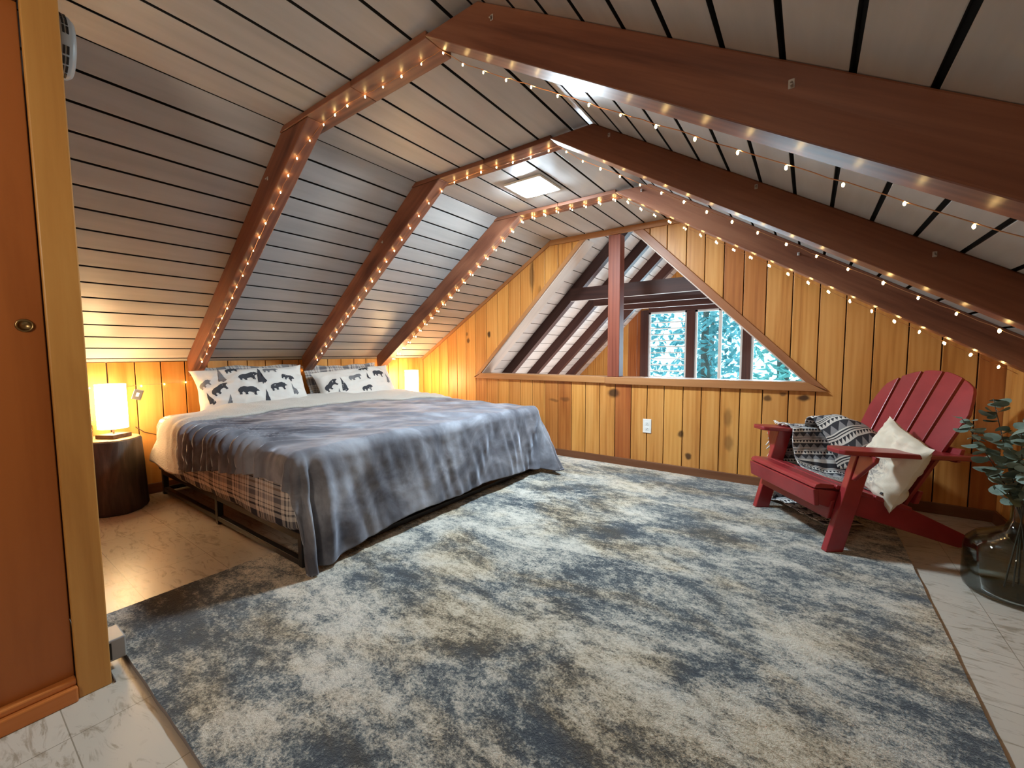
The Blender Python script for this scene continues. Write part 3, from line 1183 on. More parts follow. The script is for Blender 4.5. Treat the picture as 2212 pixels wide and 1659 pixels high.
def blanket_pt(u, v, x_start=-3.27):
    # v across the bed from the near hem to the far hem, u from the head to the foot hem
    yc = .93 + (2.95 - .93) * min(max((v - .12) / .72, 0), 1)
    X = x_start + (XE + foot_len(yc) - x_start) * u
    nl, fl = near_len(min(X, -1.9)), lerp_tab(X, [(-3.4, .28), (-2.0, .36), (-1.7, .40)])
    if X > XE:
        nl = near_len(-1.9) + .02
    if v < .12:
        Y = YE - nl * (1 - v / .12)
    elif v > .84:
        Y = YFE + fl * (v - .84) / .16
    else:
        Y = YE + (YFE - YE) * (v - .12) / .72
    return cloth(X, Y)


b = MB()
b.grid(blanket_pt, 300, 330)
root = b.build('blanket', VELVET, smooth=True, solid=.012)
tag(root, 'grey plush blanket draped over the bed to the rug', 'blanket')
b = MB()


def sherpa_pt(u, v):
    Y = YE - .335 * (1 - v / .12) if v < .12 else (YFE + .25 * (v - .84) / .16 if v > .84 else YE + (YFE - YE) * (v - .12) / .72)
    xo = lerp_tab(Y, [(.63, -3.68), (.80, -3.52), (.97, -3.37), (1.3, -3.52), (1.65, -3.63), (2.9, -3.60), (3.2, -3.62)]) + .008 * noise.noise(V3((Y * 5, 0, 0)))
    xi = lerp_tab(Y, [(.62, -3.14), (.85, -3.12), (1.02, -3.14), (1.6, -3.22), (2.3, -3.20), (2.65, -3.02), (2.92, -2.80)]) + .015 * noise.noise(V3((Y * 7, 2, 0)))
    X = xo + (xi - xo) * u
    e = .020 * min(1, 6 * u, 6 * (1 - u)) + .008
    return cloth(X, Y, e + .004)


b.grid(sherpa_pt, 40, 260)
o = b.build('turned_back_edge', SHERPA, root, True, solid=.02)
tag(o, 'cream sherpa underside folded back')


# ---- pillows
def pillow_fn(w, h, t, seed, power=.55):
    def f(u, v, side):
        # u,v in [-1,1]
        cu, cv = 1 - .07 * (1 - abs(v) ** 3) * abs(u) ** 6, 1 - .07 * (1 - abs(u) ** 3) * abs(v) ** 6
        x, y = w / 2 * u * cu, h / 2 * v * cv
        k = max(0, (1 - u * u)) * max(0, (1 - v * v))
        z = t / 2 * k ** power
        z *= 1 + .16 * noise.noise(V3((u * 1.6 + seed, v * 1.6, seed)))
        z += .022 * k ** .3 * noise.noise(V3((u * 3.2 + seed, v * 3.2, seed * 2)))
        z += .020 * k ** .25 * abs(noise.noise(V3((u * 5 + v * 2 + seed, v * 4 - u * 2, seed * 3))))
        z += .016 * k ** .35 * (1 - abs(noise.noise(V3((u * 2.2 - v * 1.5 + seed, v * 1.3 + u, seed * 4))) * 2.2)) * abs(u)
        x += .008 * noise.noise(V3((u * 2, v * 2, seed + 5)))
        y += .018 * noise.noise(V3((u * 2.4, v * 2, seed + 9)))
        return V3((x, y, side * z))
    return f


def add_pillow(bm, f, uvs=(1, 1), n=44):
    for side in (1, -1):
        vs, uv, fs = [], [], []
        for j in range(n + 1):
            for i in range(n + 1):
                u, v = -1 + 2 * i / n, -1 + 2 * j / n
                vs.append(f(u, v, side))
                uv.append((u * uvs[0], v * uvs[1]))
        for j in range(n):
            for i in range(n):
                q = (j * (n + 1) + i, j * (n + 1) + i + 1, (j + 1) * (n + 1) + i + 1, (j + 1) * (n + 1) + i)
                fs.append(q if side > 0 else q[::-1])
        bm.add(vs, fs, 0, None, uv)


BEAR = [(.0, .34), (.02, .52), (.10, .66), (.25, .72), (.42, .70), (.56, .75), (.70, .78), (.80, .72), (.84, .76), (.88, .69), (.96, .58), (1.0, .48), (.97, .43), (.88, .42), (.82, .34),
        (.81, .18), (.84, .02), (.73, 0), (.69, .2), (.62, .29), (.46, .27), (.40, .18), (.42, .02), (.31, 0), (.28, .18), (.2, .26), (.15, .15), (.17, .02), (.06, 0), (.04, .2)]
FIR = [(.45, 0), (.55, 0), (.55, .1), (.84, .1), (.63, .36), (.75, .36), (.57, .66), (.63, .66), (.5, 1), (.37, .66), (.43, .66), (.25, .36), (.37, .36), (.16, .1), (.45, .1)]


def stamp(bm, f, poly, cu, cv, sx, sy, rot, side=1, mi=1, w=1, h=1):
    t = bmesh.new()
    ca, sa = math.cos(rot), math.sin(rot)
    fc = t.faces.new([t.verts.new(((x - .5) * sx, (y - .4) * sy, 0)) for x, y in poly])
    bmesh.ops.triangulate(t, faces=[fc])
    bmesh.ops.subdivide_edges(t, edges=list(t.edges), cuts=2, use_grid_fill=True)
    bmesh.ops.triangulate(t, faces=list(t.faces))
    t.verts.index_update()
    pts = []
    for v in t.verts:
        x, y = v.co.x * ca - v.co.y * sa, v.co.x * sa + v.co.y * ca
        u, vv = min(.97, max(-.97, cu + x / (w / 2))), min(.97, max(-.97, cv + y / (h / 2)))
        p = f(u, vv, side)
        e = .01
        n = (f(min(u + e, 1), vv, side) - f(u - e, vv, side)).cross(f(u, min(vv + e, 1), side) - f(u, vv - e, side))
        if n.length > 0:
            n.normalize()
        if n.z * side < 0:
            n = -n
        pts.append(p + n * .0016)
    bm.add(pts, [tuple(v.index for v in q.verts) for q in t.faces], mi)
    t.free()


COTTON, nt_, b_ = mk('white_cotton', (.76, .73, .68), .85, spec=.15)
bump(nt_, b_, noise_n(nt_, nd(nt_, 'ShaderNodeTexCoord').outputs['Object'], 25, 4), .25, .01)
PRINT, _, _ = mk('charcoal_print', (.060, .062, .072), .85, spec=.1)
PRINT2, _, _ = mk('grey_print', (.20, .20, .21), .85, spec=.1)


def place(c, face, up):
    """frame with local z -> face, local y -> up"""
    z = V3(face).normalized()
    x = V3(up).cross(z).normalized()
    y = z.cross(x)
    m = Matrix((x, y, z)).transposed()
    c = V3(c)
    return lambda v: m @ V3(v) + c


def bear_pillow(c, w, h, t, seed, lab, rot=0.0, prints=()):
    f = pillow_fn(w, h, t, seed)
    b = MB()
    add_pillow(b, f)
    for (kind, cu, cv, s, r, mi) in prints:
        s *= 1.16
        stamp(b, f, BEAR if kind == 'b' else FIR, cu, cv, s * (1.0 if kind == 'b' else .55), s * (.62 if kind == 'b' else 1.0), r, 1, mi, w, h)
    up = V3((-.46, math.sin(rot), .88))
    o = b.build('bear_print_pillow', [COTTON, PRINT, PRINT2], smooth=True, tf=place(c, (.80, -.10, .46), up))
    return tag(o, lab, 'pillow', 'bear print pillows')


PR1 = [('b', -.62, .0, .11, .5, 1), ('b', -.18, -.22, .12, -.15, 1), ('b', -.12, .42, .12, .1, 1), ('b', .37, -.12, .11, .05, 1), ('b', .60, .30, .09, -.3, 1), ('t', .09, .36, .14, .05, 1),
       ('t', .12, -.58, .12, 0, 1), ('t', -.55, .55, .12, .1, 2), ('t', -.52, -.62, .11, -.2, 2), ('b', .30, .66, .10, .0, 2), ('t', .66, -.30, .10, .2, 2), ('b', -.84, .3, .09, .4, 2), ('t', -.80, -.40, .10, .3, 1), ('b', -.35, .80, .08, .1, 1)]
PR2 = [('b', -.72, .15, .13, .5, 1), ('t', -.45, -.02, .13, .1, 1), ('b', -.10, .34, .12, -.1, 2), ('t', .22, .2, .07, 0, 1), ('b', .55, .40, .11, -.15, 1), ('t', -.58, -.42, .10, 0, 2), ('b', .22, .72, .09, -.2, 1), ('b', .1, -.3, .1, 0, 1), ('t', .78, .1, .1, 0, 2)]
bear_pillow((-3.57, 1.515, .725), .80, .40, .17, 1.3, 'bear print pillow nearest the stump table lamp', .03, PR1)
bear_pillow((-3.57, 2.44, .690), .80, .40, .17, 4.1, 'bear print pillow on the far half of the bed', -.03, PR2)
for c, sd, lab in (((-3.745, 1.58, .735), 2.2, 'plaid pillow behind the bear print pillow nearest the lamp'), ((-3.745, 2.42, .725), 6.5, 'plaid pillow behind the far bear print pillow')):
    f = pillow_fn(.80, .40, .10, sd)
    b = MB()
    add_pillow(b, f, (.4, .2))
    o = b.build('plaid_pillow', PLAID, smooth=True, tf=place(c, (.93, -.03, .36), (-.36, 0, .93)))
    tag(o, lab, 'pillow', 'plaid pillows')

# ------------------------------------------------------------------ stump tables and lamps
STUMP, nt_, b_ = mk('dark_stump_bark', (.06, .042, .032), .6)
oc_ = nd(nt_, 'ShaderNodeTexCoord').outputs['Object']
n_ = noise_n(nt_, mapping(nt_, oc_, (14, 14, 1.6)), 1.0, 5, .6, .6)
nt_.links.new(ramp(nt_, [(.35, (.022, .014, .010)), (.55, (.060, .040, .028)), (.75, (.13, .09, .06))], n_).outputs[0], b_.inputs['Base Color'])
bump(nt_, b_, n_, .5, .012)
STOP, nt_, b_ = mk('stump_cut_face', (.55, .36, .16), .5)
oc_ = nd(nt_, 'ShaderNodeTexCoord').outputs['Generated']
w_ = nd(nt_, 'ShaderNodeTexWave', wave_type='RINGS', rings_direction='Z')
w_.inputs['Scale'].default_value = 9
w_.inputs['Distortion'].default_value = 2.5
nt_.links.new(mapping(nt_, oc_, (1, 1, 0), (-.5, -.5, 0)), w_.inputs['Vector'])
nt_.links.new(ramp(nt_, [(0, (.36, .21, .085)), (1, (.60, .41, .20))], w_.outputs[1]).outputs[0], b_.inputs['Base Color'])


def stump(x, y, H, lab, sd):
    root = thing('stump_table', lab, 'side table', (x, y, 0), 'tree stump tables')
    fn = lambda a, z: 1 + .05 * math.sin(3 * a + sd) + .03 * math.sin(5 * a + 2 * sd) + .015 * math.sin(11 * a + z * 3)
    b = MB()
    b.lathe([(.172, 0), (.182, .02), (.178, .12), (.172, .3), (.166, H - .012), (.160, H - .002)], (x, y, 0), 64, 0, fn)
    b.build('stump_body', STUMP, root, True)
    b = MB()
    b.lathe([(.158, H - .0025), (.157, H + .001), (.004, H + .0012)], (x, y, 0), 64, 0, fn)
    b.build('cut_top', STOP, root)


def shade_mat():
    m = bpy.data.materials.new('linen_shade')
    m.use_nodes = True
    nt = m.node_tree
    b = nt.nodes['Principled BSDF']
    b.inputs['Base Color'].default_value = (.85, .80, .68, 1)
    b.inputs['Roughness'].default_value = .8
    t = nd(nt, 'ShaderNodeBsdfTranslucent')
    t.inputs[0].default_value = (.9, .80, .60, 1)
    mx = nd(nt, 'ShaderNodeMixShader')
    mx.inputs[0].default_value = .55
    nt.links.new(b.outputs[0], mx.inputs[1])
    nt.links.new(t.outputs[0], mx.inputs[2])
    em = nd(nt, 'ShaderNodeEmission')
    em.inputs[0].default_value = (1.0, .70, .37, 1)
    em.inputs[1].default_value = SHADE_GLOW
    ad = nd(nt, 'ShaderNodeAddShader')
    nt.links.new(mx.outputs[0], ad.inputs[0])
    nt.links.new(em.outputs[0], ad.inputs[1])
    nt.links.new(ad.outputs[0], nt.nodes['Material Output'].inputs[0])
    return m


SHADE = shade_mat()
LBASE = wood('lamp_base_wood', (.12, .07, .04), (.08, .045, .026), (.04, .02, .012), None, .5)
GLOW = emis('warm_bulb', (1.0, .66, .32), 60)


def lamp(x, y, z, lab, rot):
    root = thing('table_lamp', lab, 'lamp', (x, y, z), 'lit table lamps')
    R = Matrix.Rotation(rot, 3, 'Z')
    b = MB()
    b.box((-.062, -.062, 0), (.062, .062, .026), R=R, c=(x, y, z))
    b.build('base', LBASE, root, bevel=.004)
    b = MB()
    b.tube([(x, y, z + .026), (x, y, z + .20)], .005, 10)
    b.build('pole', STEEL, root, True)
    b = MB()
    z0, z1 = z + .062, z + .345
    b.lathe([(.0750, z0), (.0752, z0 + .004), (.0745, z0 + .005), (.0752, (z0 + z1) / 2), (.0745, z1 - .005), (.0752, z1 - .004), (.0750, z1)], (x, y, 0), 48)
    b.F = b.F[:-2]
    b.MI = b.MI[:-2]
    b.T = b.T[:-2]
    b.build('lamp_shade', SHADE, root, True)
    b = MB()
    for k in range(3):
        a = rot + 2 * PI * k / 3
        b.tube([(x, y, z + .20), (x + .074 * math.cos(a), y + .074 * math.sin(a), z + .20)], .0018, 6)
    b.build('shade_spider', STEEL, root)
    b = MB()
    b.lathe([(.004, .200), (.012, .205), (.020, .225), (.022, .240), (.018, .258), (.003, .266)], (x, y, z), 20)
    b.build('bulb', GLOW, root, True)
    d = bpy.data.lights.new('lamp_bulb_light', 'POINT')
    d.energy = LAMP_W
    d.color = (1.0, .68, .33)
    d.shadow_soft_size = .03
    lo = bpy.data.objects.new('lamp_bulb_light', d)
    COL.objects.link(lo)
    lo.location = (x, y, z + .245)
    adopt_loc = V3((x, y, z + .245))
    lo.parent = root
    lo.location = adopt_loc - root.location


stump(-3.675, .665, .472, 'dark tree stump table with pale cut top, near side of bed', 0.6)
lamp(-3.655, .690, .4745, 'lit cylinder lamp on the stump table nearest the closet', .55)
stump(-3.665, 3.22, .472, 'tree stump table in the far corner behind the bed', 2.1)
lamp(-3.665, 3.20, .4745, 'lit lamp in the far corner behind the bed', .2)
b = MB()
b.lathe([(.026, 0), (.028, .002), (.031, .085), (.0295, .085), (.0265, .006), (.002, .006)], (-3.715, .575, .4745), 28)
o = b.build('tumbler', TUMB, smooth=True)
tag(o, 'small clear tumbler beside the lit lamp on the stump', 'glass')
SPRIG, _, _ = mk('yellow_green_sprig', (.42, .40, .06), .6)
b = MB()
r_ = random.Random(5)
for k in range(9):
    a = r_.uniform(-1, 1)
    p0 = V3((-3.715, .578, .482))
    p3 = p0 + V3((r_.uniform(-.05, .02), a * .075, r_.uniform(.14, .27)))
    pm = p0.lerp(p3, .5) + V3((0, -a * .012, .02))
    b.tube([p0, pm, p3], [.0014, .0011, .0005], 5)
    for q in (.45, .6, .75, .9):
        c = p0.lerp(p3, q)
        d = V3((r_.uniform(-1, 1), r_.uniform(-1, 1), r_.uniform(0, 1))).normalized() * .016
        w = d.orthogonal().normalized() * .003
        b.add([c, c + d * .5 + w, c + d, c + d * .5 - w], [(0, 1, 2, 3)])
o = b.build('dried_sprig', SPRIG)
tag(o, 'yellow-green sprig standing in the tumbler by the lamp', 'plant')

# small wall plate and cord behind the lamp
root = thing('wall_plate', 'tilted small grey wall plate on the pine behind the lamp', 'outlet', (XL + .03, .868, .727))
R = Matrix.Rotation(-.32, 3, 'X')
b = MB()
b.box((0, -.026, -.036), (.005, .026, .036), R=R, c=(XL + .03, .868, .727))
b.build('plate', STEEL, root, bevel=.002)
b = MB()
b.box((.005, -.008, -.014), (.010, .008, .014), R=R, c=(XL + .03, .868, .727))
b.build('toggle', WHITEP, root, bevel=.002)
b = MB()
b.tube([(XL + .036, .845, .50), (XL + .04, .89, .455), (XL + .04, .95, .43), (XL + .036, 1.0, .40)], .003, 6)
tag(b.build('lamp_cord', CORD, smooth=True), 'thin dark cord on the pine between stump and bed', 'cord')

root = thing('wall_outlet', 'white double wall outlet below the triangular opening', 'outlet', (-1.111, YW, .374))
b = MB()
b.box((-1.147, YW - .007, .314), (-1.075, YW, .434))
b.build('plate', WHITEP, root, bevel=.003)
for z in (.352, .396):
    b = MB()
    b.box((-1.128, YW - .009, z - .014), (-1.094, YW - .0065, z + .014))
    sk = b.build('socket', WHITEP, root, bevel=.004)
    for (x0, x1, z0, z1) in ((-1.1187, -1.1163, -.002, .007), (-1.1057, -1.1033, -.002, .007), (-1.1135, -1.1085, -.009, -.005)):
        b = MB()
        b.box((x0, YW - .0095, z + z0), (x1, YW - .0088, z + z1))
        b.build('slot', DARKP, sk)


# ------------------------------------------------------------------ ceiling lights
def ceiling_light(x, y, lab, led):
    root = thing('ceiling_light', lab, 'ceiling light', (x, y, ZC), 'square ceiling lights')
    b = MB()
    b.box((x - .135, y - .135, ZC - .014), (x + .135, y + .135, ZC))
    b.build('base_plate', WHITEP, root, bevel=.004)
    b = MB()
    rows = [(.116, -.0135), (.116, -.017), (.108, -.022), (.088, -.027), (.05, -.030)]
    n = 40
    vs = []
    for r, dz in rows:
        for k in range(n):
            a = 2 * PI * k / n
            ca, sa = math.cos(a), math.sin(a)
            q = r / (abs(ca) ** 5 + abs(sa) ** 5) ** .2
            vs.append(V3((x + q * ca, y + q * sa, ZC + dz)))
    f = [(i * n + k, (i + 1) * n + k, (i + 1) * n + (k + 1) % n, i * n + (k + 1) % n) for i in range(len(rows) - 1) for k in range(n)]
    f.append(tuple((len(rows) - 1) * n + k for k in range(n))[::-1])
    b.add(vs, f)
    o = b.build('diffuser', led, root, True)
    recalc(o)


ceiling_light(-1.497, 2.355, 'bright square light on the flat ceiling between two beams', LED_COOL)
ceiling_light(-1.15, -1.55, 'added square fill light on the flat ceiling, unseen behind the camera', LED_FILL)  # unseen fixture, added only to lift the near end of the room

# ------------------------------------------------------------------ fairy lights
bm_ = bmesh.new()
bmesh.ops.create_icosphere(bm_, subdivisions=2, radius=1.0)
bulb_me = bpy.data.meshes.new('bulb')
bm_.to_mesh(bulb_me)
bm_.free()
bulb_me.polygons.foreach_set('use_smooth', [True] * len(bulb_me.polygons))
bulb_me.materials.append(FAIRY)


def fairy(lab, path, spacing, r, pairs=False, seed=0):
    root = thing('fairy_light_string', lab, 'string lights', path[0], 'warm fairy light strings')
    pts = [V3(p) for p in path]
    out, carry, rr = [], 0, random.Random(seed)
    wire = []
    for a, c in zip(pts[:-1], pts[1:]):
        L = (c - a).length
        d = (c - a) / L
        s = spacing - carry
        n = max(2, int(L / .035))
        for k in range(n):
            wire.append(a.lerp(c, k / n) + V3((0, rr.uniform(-.002, .002), rr.uniform(-.002, .002))))
        while s <= L:
            out.append(a + d * s)
            s += spacing
        carry = L - (s - spacing)
    wire.append(pts[-1])
    b = MB()
    b.tube(wire, .0011, 5)
    b.build('wire', WIRE, root)
    first = True
    for p in out:
        ps = [p]
        if pairs:
            ps = [p, p + V3((.004, .022, -.003))]
        for q in ps:
            if first:
                o = bpy.data.objects.new('bulb', bulb_me)
                proto = o
                first = False
            else:
                o = proto.copy()
            COL.objects.link(o)
            o.parent = root
            o.location = q - root.location + V3((rr.uniform(-.003, .003), rr.uniform(-.003, .003), -.006))
            k = r * .86 * rr.uniform(.8, 1.15)
            o.scale = (k * .8, k * .8, k * 1.35)
    return root


def on_beam(i, d_left, dyl, d_flat, d_right, dyr):
    P = []
    for t in (1, .75, .5, .25, .02):
        x = XFL + (XL + .12 - XFL) * t
        z = ZC - TA * (XFL - x)
        xx, zz = x + d_left * math.sin(ANG), z - d_left * math.cos(ANG)
        P.append(V3((xx, ynear(i, min(xx, XFL)) + dyl, zz)))
    for x in (-1.86, -1.6, -1.3, -1.08):
        P.append(V3((x, ynear(i, x) + .062 + .01 * math.sin(x * 9), ZC - .030)))
    for t in (0, .25, .5, .75, .97):
        x = XFR + (XR - .05 - XFR) * t
        z = ZC - TA * (x - XFR)
        xx, zz = x - d_right * math.sin(ANG), z - d_right * math.cos(ANG)
        P.append(V3((xx, ynear(i, max(xx, XFR)) + dyr, zz)))
    return P


fairy('fairy lights along the nearest roof beam', on_beam(0, .137, .038, 0, .142, .085), .110, .0044, False, 1)
fairy('fairy lights along the middle roof beam', on_beam(1, .137, .045, 0, .140, .095), .112, .0055, False, 2)
fairy('paired fairy lights along the farthest roof beam', on_beam(2, .137, .060, 0, .136, .090), .108, .006, True, 3)
fairy('fairy lights running along the low wall behind the pillows', [(XL + .04, .50, .80), (XL + .04, .8, .79), (XL + .04, 1.10, .80), (XL + .05, 1.9, .86), (XL + .05, 2.6, .865), (XL + .05, 2.85, .84)], .13, .0052, False, 4)

CLEAR, _, _ = mk('clear_plastic_hook', (.42, .38, .35), .10, spec=1.0)
HK = [(0, -.793, 1.98, 'clear adhesive hook high on the nearest beam'), (0, -.047, 1.516, 'clear adhesive hook low on the nearest beam'), (1, -.771, 1.979, 'clear adhesive hook high on the middle beam, chair side'),
      (1, -.186, 1.622, 'clear adhesive hook midway down the middle beam, chair side'), (1, .311, 1.304, 'clear adhesive hook low on the middle beam, chair side'), (2, -.904, 2.025, 'clear adhesive hook high on the farthest beam'),
      (2, -.066, 1.52, 'clear adhesive hook midway down the farthest beam'), (0, -2.265, 1.89, 'clear adhesive hook on the nearest beam above the bed'), (1, -2.45, 1.78, 'clear adhesive hook on the middle beam above the bed')]
for i, x, z, lab in HK:
    y = ynear(i, x if not XFL < x < XFR else (XFR if x > MIDX else XFL))
    root = thing('adhesive_hook', lab, 'hook', (x, y, z), 'clear adhesive hooks on the roof beams')
    b = MB()
    b.box((x - .0055, y - .002, z - .009), (x + .0055, y + .001, z + .009))
    b.build('backplate', CLEAR, root, bevel=.002)
    b = MB()
    b.tube([(x, y - .001, z + .003), (x, y - .007, z - .001), (x, y - .010, z - .006), (x, y - .012, z - .004)], .0026, 8)
    b.build('hook_arm', CLEAR, root, True)

# ------------------------------------------------------------------ adirondack chair
FL, FRR = V3((-.228, 3.037, 0)), V3((.118, 2.537, 0))
CC = (FL + FRR) / 2
CU = (FRR - FL).normalized()
CB = V3((-CU.y, CU.x, 0))
ZR = .0185


def W2(v):
    """chair frame: x across, y depth, z up -> world"""
    return CC + CU * v.x + CB * v.y + V3((0, 0, v.z))


RED, nt_, b_ = mk('red_paint', (.30, .030, .034), .30, spec=.55)
n_ = noise_n(nt_, nd(nt_, 'ShaderNodeTexCoord').outputs['Object'], 9, 5, .6)
nt_.links.new(ramp(nt_, [(.3, (.22, .017, .021)), (.7, (.30, .028, .032))], n_).outputs[0], b_.inputs['Base Color'])
chair = thing('adirondack_chair', 'red wooden adirondack chair in front of the pine wall', 'chair', (CC.x, CC.y, ZR))


def cbuild(b, name, bev=.004, parent=None):
    o = b.build(name, RED, parent or chair, bevel=bev, tf=W2)
    recalc(o)
    return o


for sx in (-1, 1):
    b = MB()
    # front leg leans back
    q = lambda y, z: V3((sx * .302, y, z))
    pts = [q(-.03, ZR), q(.055, ZR), q(.185, .515), q(.10, .515)]
    b.prism([p - V3((.018, 0, 0)) for p in pts], (.036, 0, 0))
    cbuild(b, 'front_leg')
    b = MB()
    pts = [V3((sx * .32, 0, 0)), V3((sx * .385, 0, 0)), V3((sx * .322, 0, 0))]
    off = lambda z: -.022 + (z - ZR) * .262
    pts = [V3((sx * .3205, off(.513), .513)), V3((sx * .412, off(.513), .513)), V3((sx * .412, off(.49), .49)), V3((sx * .332, off(.385), .385)), V3((sx * .3205, off(.38), .38))]
    b.prism(pts, (0, .022, -.004))
    cbuild(b, 'arm_bracket')
    # arm
    b = MB()
    out = [(-.055, -.02), (-.045, .0), (.0, .012), (.05, .008)]
    ax = sx * .315
    pl = [(-.062, .02), (-.055, -.005), (-.035, -.018), (.04, -.018), (.062, -.006), (.068, .02), (.07, .35), (.05, .60), (.03, .735), (-.03, .735), (-.05, .60), (-.06, .35)]
    pts = [V3((ax + sx * x, y, .515 - .045 * max(0, y) / .735 + .0)) for x, y in pl]
    b.prism(pts, (0, 0, .024))
    cbuild(b, 'armrest', .006)
    # stringer / back leg
    b = MB()
    pts = [(-.05, .322), (-.05, .245), (.30, .135), (.66, ZR), (.775, ZR), (.74, .06), (.40, .225), (.20, .285)]
    b.prism([V3((sx * .262 - .014, y, z)) for y, z in pts], (.028, 0, 0))
    cbuild(b, 'back_leg')
# seat slats
sl_ = [(-.062, .328), (.035, .322), (.132, .298), (.229, .268), (.326, .236), (.423, .205)]
for k in range(len(sl_) - 1):
    (y0, z0), (y1, z1) = sl_[k], sl_[k + 1]
    y1 -= .010
    if k == 0:
        y0 -= .012
    b = MB()
    pts = [V3((-.283, y0, z0)), V3((-.283, y1, z1 + .003)), V3((-.283, y1, z1 + .023)), V3((-.283, y0 + .006, z0 + .021)), V3((-.283, y0, z0 + .014))]
    if k == 0:
        pts = [V3((-.283, y0, z0)), V3((-.283, y1, z1 + .002)), V3((-.283, y1, z1 + .022)), V3((-.283, y0 + .03, z0 + .024)), V3((-.283, y0 + .008, z0 + .017))]
    b.prism(pts, (.566, 0, 0))
    cbuild(b, 'seat_slat')
b = MB()
b.prism([V3((-.283, -.078, .322)), V3((-.283, -.052, .322)), V3((-.283, -.045, .238)), V3((-.283, -.068, .238))], (.566, 0, 0))
cbuild(b, 'seat_apron')
b = MB()
b.prism([V3((-.284, .012, .262)), V3((-.284, .034, .268)), V3((-.284, .018, .178)), V3((-.284, -.004, .172))], (.568, 0, 0))
cbuild(b, 'stretcher')
# fan back
TB = math.radians(25)
pb = lambda lat, al: V3((lat, .40 + al * math.sin(TB), .215 + al * math.cos(TB)))
for k in range(5):
    BC, BW_ = .040, .285
    g0, g1 = -BW_ + BW_ * .4 * k + .0, -BW_ + BW_ * .4 * (k + 1) - .016
    b = MB()
    pts = []
    H_ = lambda l: .752 - .135 * (abs(l) / BW_) ** 2.2
    bl0, bl1 = g0 * .84, g1 * .84
    pts.append(pb(bl0 + .01, -.02))
    pts.append(pb(bl1 + .01, -.02))
    m_ = 7
    for i in range(m_ + 1):
        l = g1 + (g0 - g1) * i / m_
        h_ = H_(l)
        if k == 0 and i > m_ - 3:
            h_ -= .018 * (i - m_ + 3) ** 1.6
        if k == 4 and i < 3:
            h_ -= .018 * (3 - i) ** 1.6
        pts.append(pb(l + BC, h_))
    b.prism(pts, V3((0, .020 * math.cos(TB), -.020 * math.sin(TB))))
    cbuild(b, 'back_slat', .003)
for al, nm in ((.06, 'back_rail'), (.315, 'back_rail')):
    b = MB()
    p = pb(0, al)
    ww = .255 if al < .1 else .335
    b.prism([p + V3((-ww, .022, -.035)), p + V3((-ww, .045, -.035)), p + V3((-ww, .066, .03)), p + V3((-ww, .044, .03))], (2 * ww, 0, 0))
    cbuild(b, nm)


# ---- throw blanket over the left arm
def throw_mat():
    m, nt, b = mk('woven_throw', (.5, .5, .5), .9, spec=.1)
    uv = nd(nt, 'ShaderNodeUVMap').outputs[0]
    sx = nd(nt, 'ShaderNodeSeparateXYZ')
    nt.links.new(uv, sx.inputs[0])
    U, Vv = sx.outputs[0], sx.outputs[1]
    f = math_(nt, 'FRACT', math_(nt, 'DIVIDE', Vv, .068))
    dark, light = (.050, .052, .060), (.68, .66, .62)
    grey = (.27, .27, .28)

    def tri(per):
        q = math_(nt, 'FRACT', math_(nt, 'DIVIDE', U, per))
        return math_(nt, 'MULTIPLY', math_(nt, 'ABSOLUTE', math_(nt, 'SUBTRACT', q, .5)), 2.0)

    def band(lo, hi):
        return math_(nt, 'MULTIPLY', math_(nt, 'GREATER_THAN', f, lo), math_(nt, 'LESS_THAN', f, hi))

    def local(lo, hi):
        return math_(nt, 'DIVIDE', math_(nt, 'SUBTRACT', f, lo), hi - lo)
    c = mixc(nt, band(.0, .38), light, grey)
    big = math_(nt, 'MULTIPLY', band(.0, .38), math_(nt, 'LESS_THAN', tri(.042), math_(nt, 'SUBTRACT', 1.0, local(.0, .38))))
    c = mixc(nt, big, c, dark)
    c = mixc(nt, band(.44, .50), c, dark)
    c = mixc(nt, band(.555, .60), c, dark)
    small = math_(nt, 'MULTIPLY', band(.68, .9), math_(nt, 'LESS_THAN', tri(.019), math_(nt, 'SUBTRACT', 1.0, local(.66, .9))))
    c = mixc(nt, small, c, dark)
    c = mixc(nt, band(.95, 1.01), c, dark)
    nt.links.new(c, b.inputs['Base Color'])
    bump(nt, b, noise_n(nt, uv, 260, 2), .3, .003)
    return m


THROW = throw_mat()
FRINGE, _, _ = mk('cream_fringe', (.72, .68, .62), .9)
# profile across the arm (lat, z), from the floor outside, over the arm, down to the seat
prof = [(-.405, .035), (-.412, .10), (-.404, .22), (-.396, .36), (-.394, .49), (-.388, .534), (-.360, .548), (-.31, .549), (-.262, .547), (-.242, .532), (-.238, .49), (-.236, .42), (-.226, .36), (-.205, .318), (-.16, .300), (-.08, .292), (.0, .286), (.045, .283)]
cum = [0]
for a, c in zip(prof[:-1], prof[1:]):
    cum.append(cum[-1] + math.hypot(c[0] - a[0], c[1] - a[1]))
TL = cum[-1]


def prof_at(s):
    for i in range(len(cum) - 1):
        if s <= cum[i + 1] or i == len(cum) - 2:
            t = (s - cum[i]) / (cum[i + 1] - cum[i])
            return prof[i][0] + (prof[i + 1][0] - prof[i][0]) * t, prof[i][1] + (prof[i + 1][1] - prof[i][1]) * t


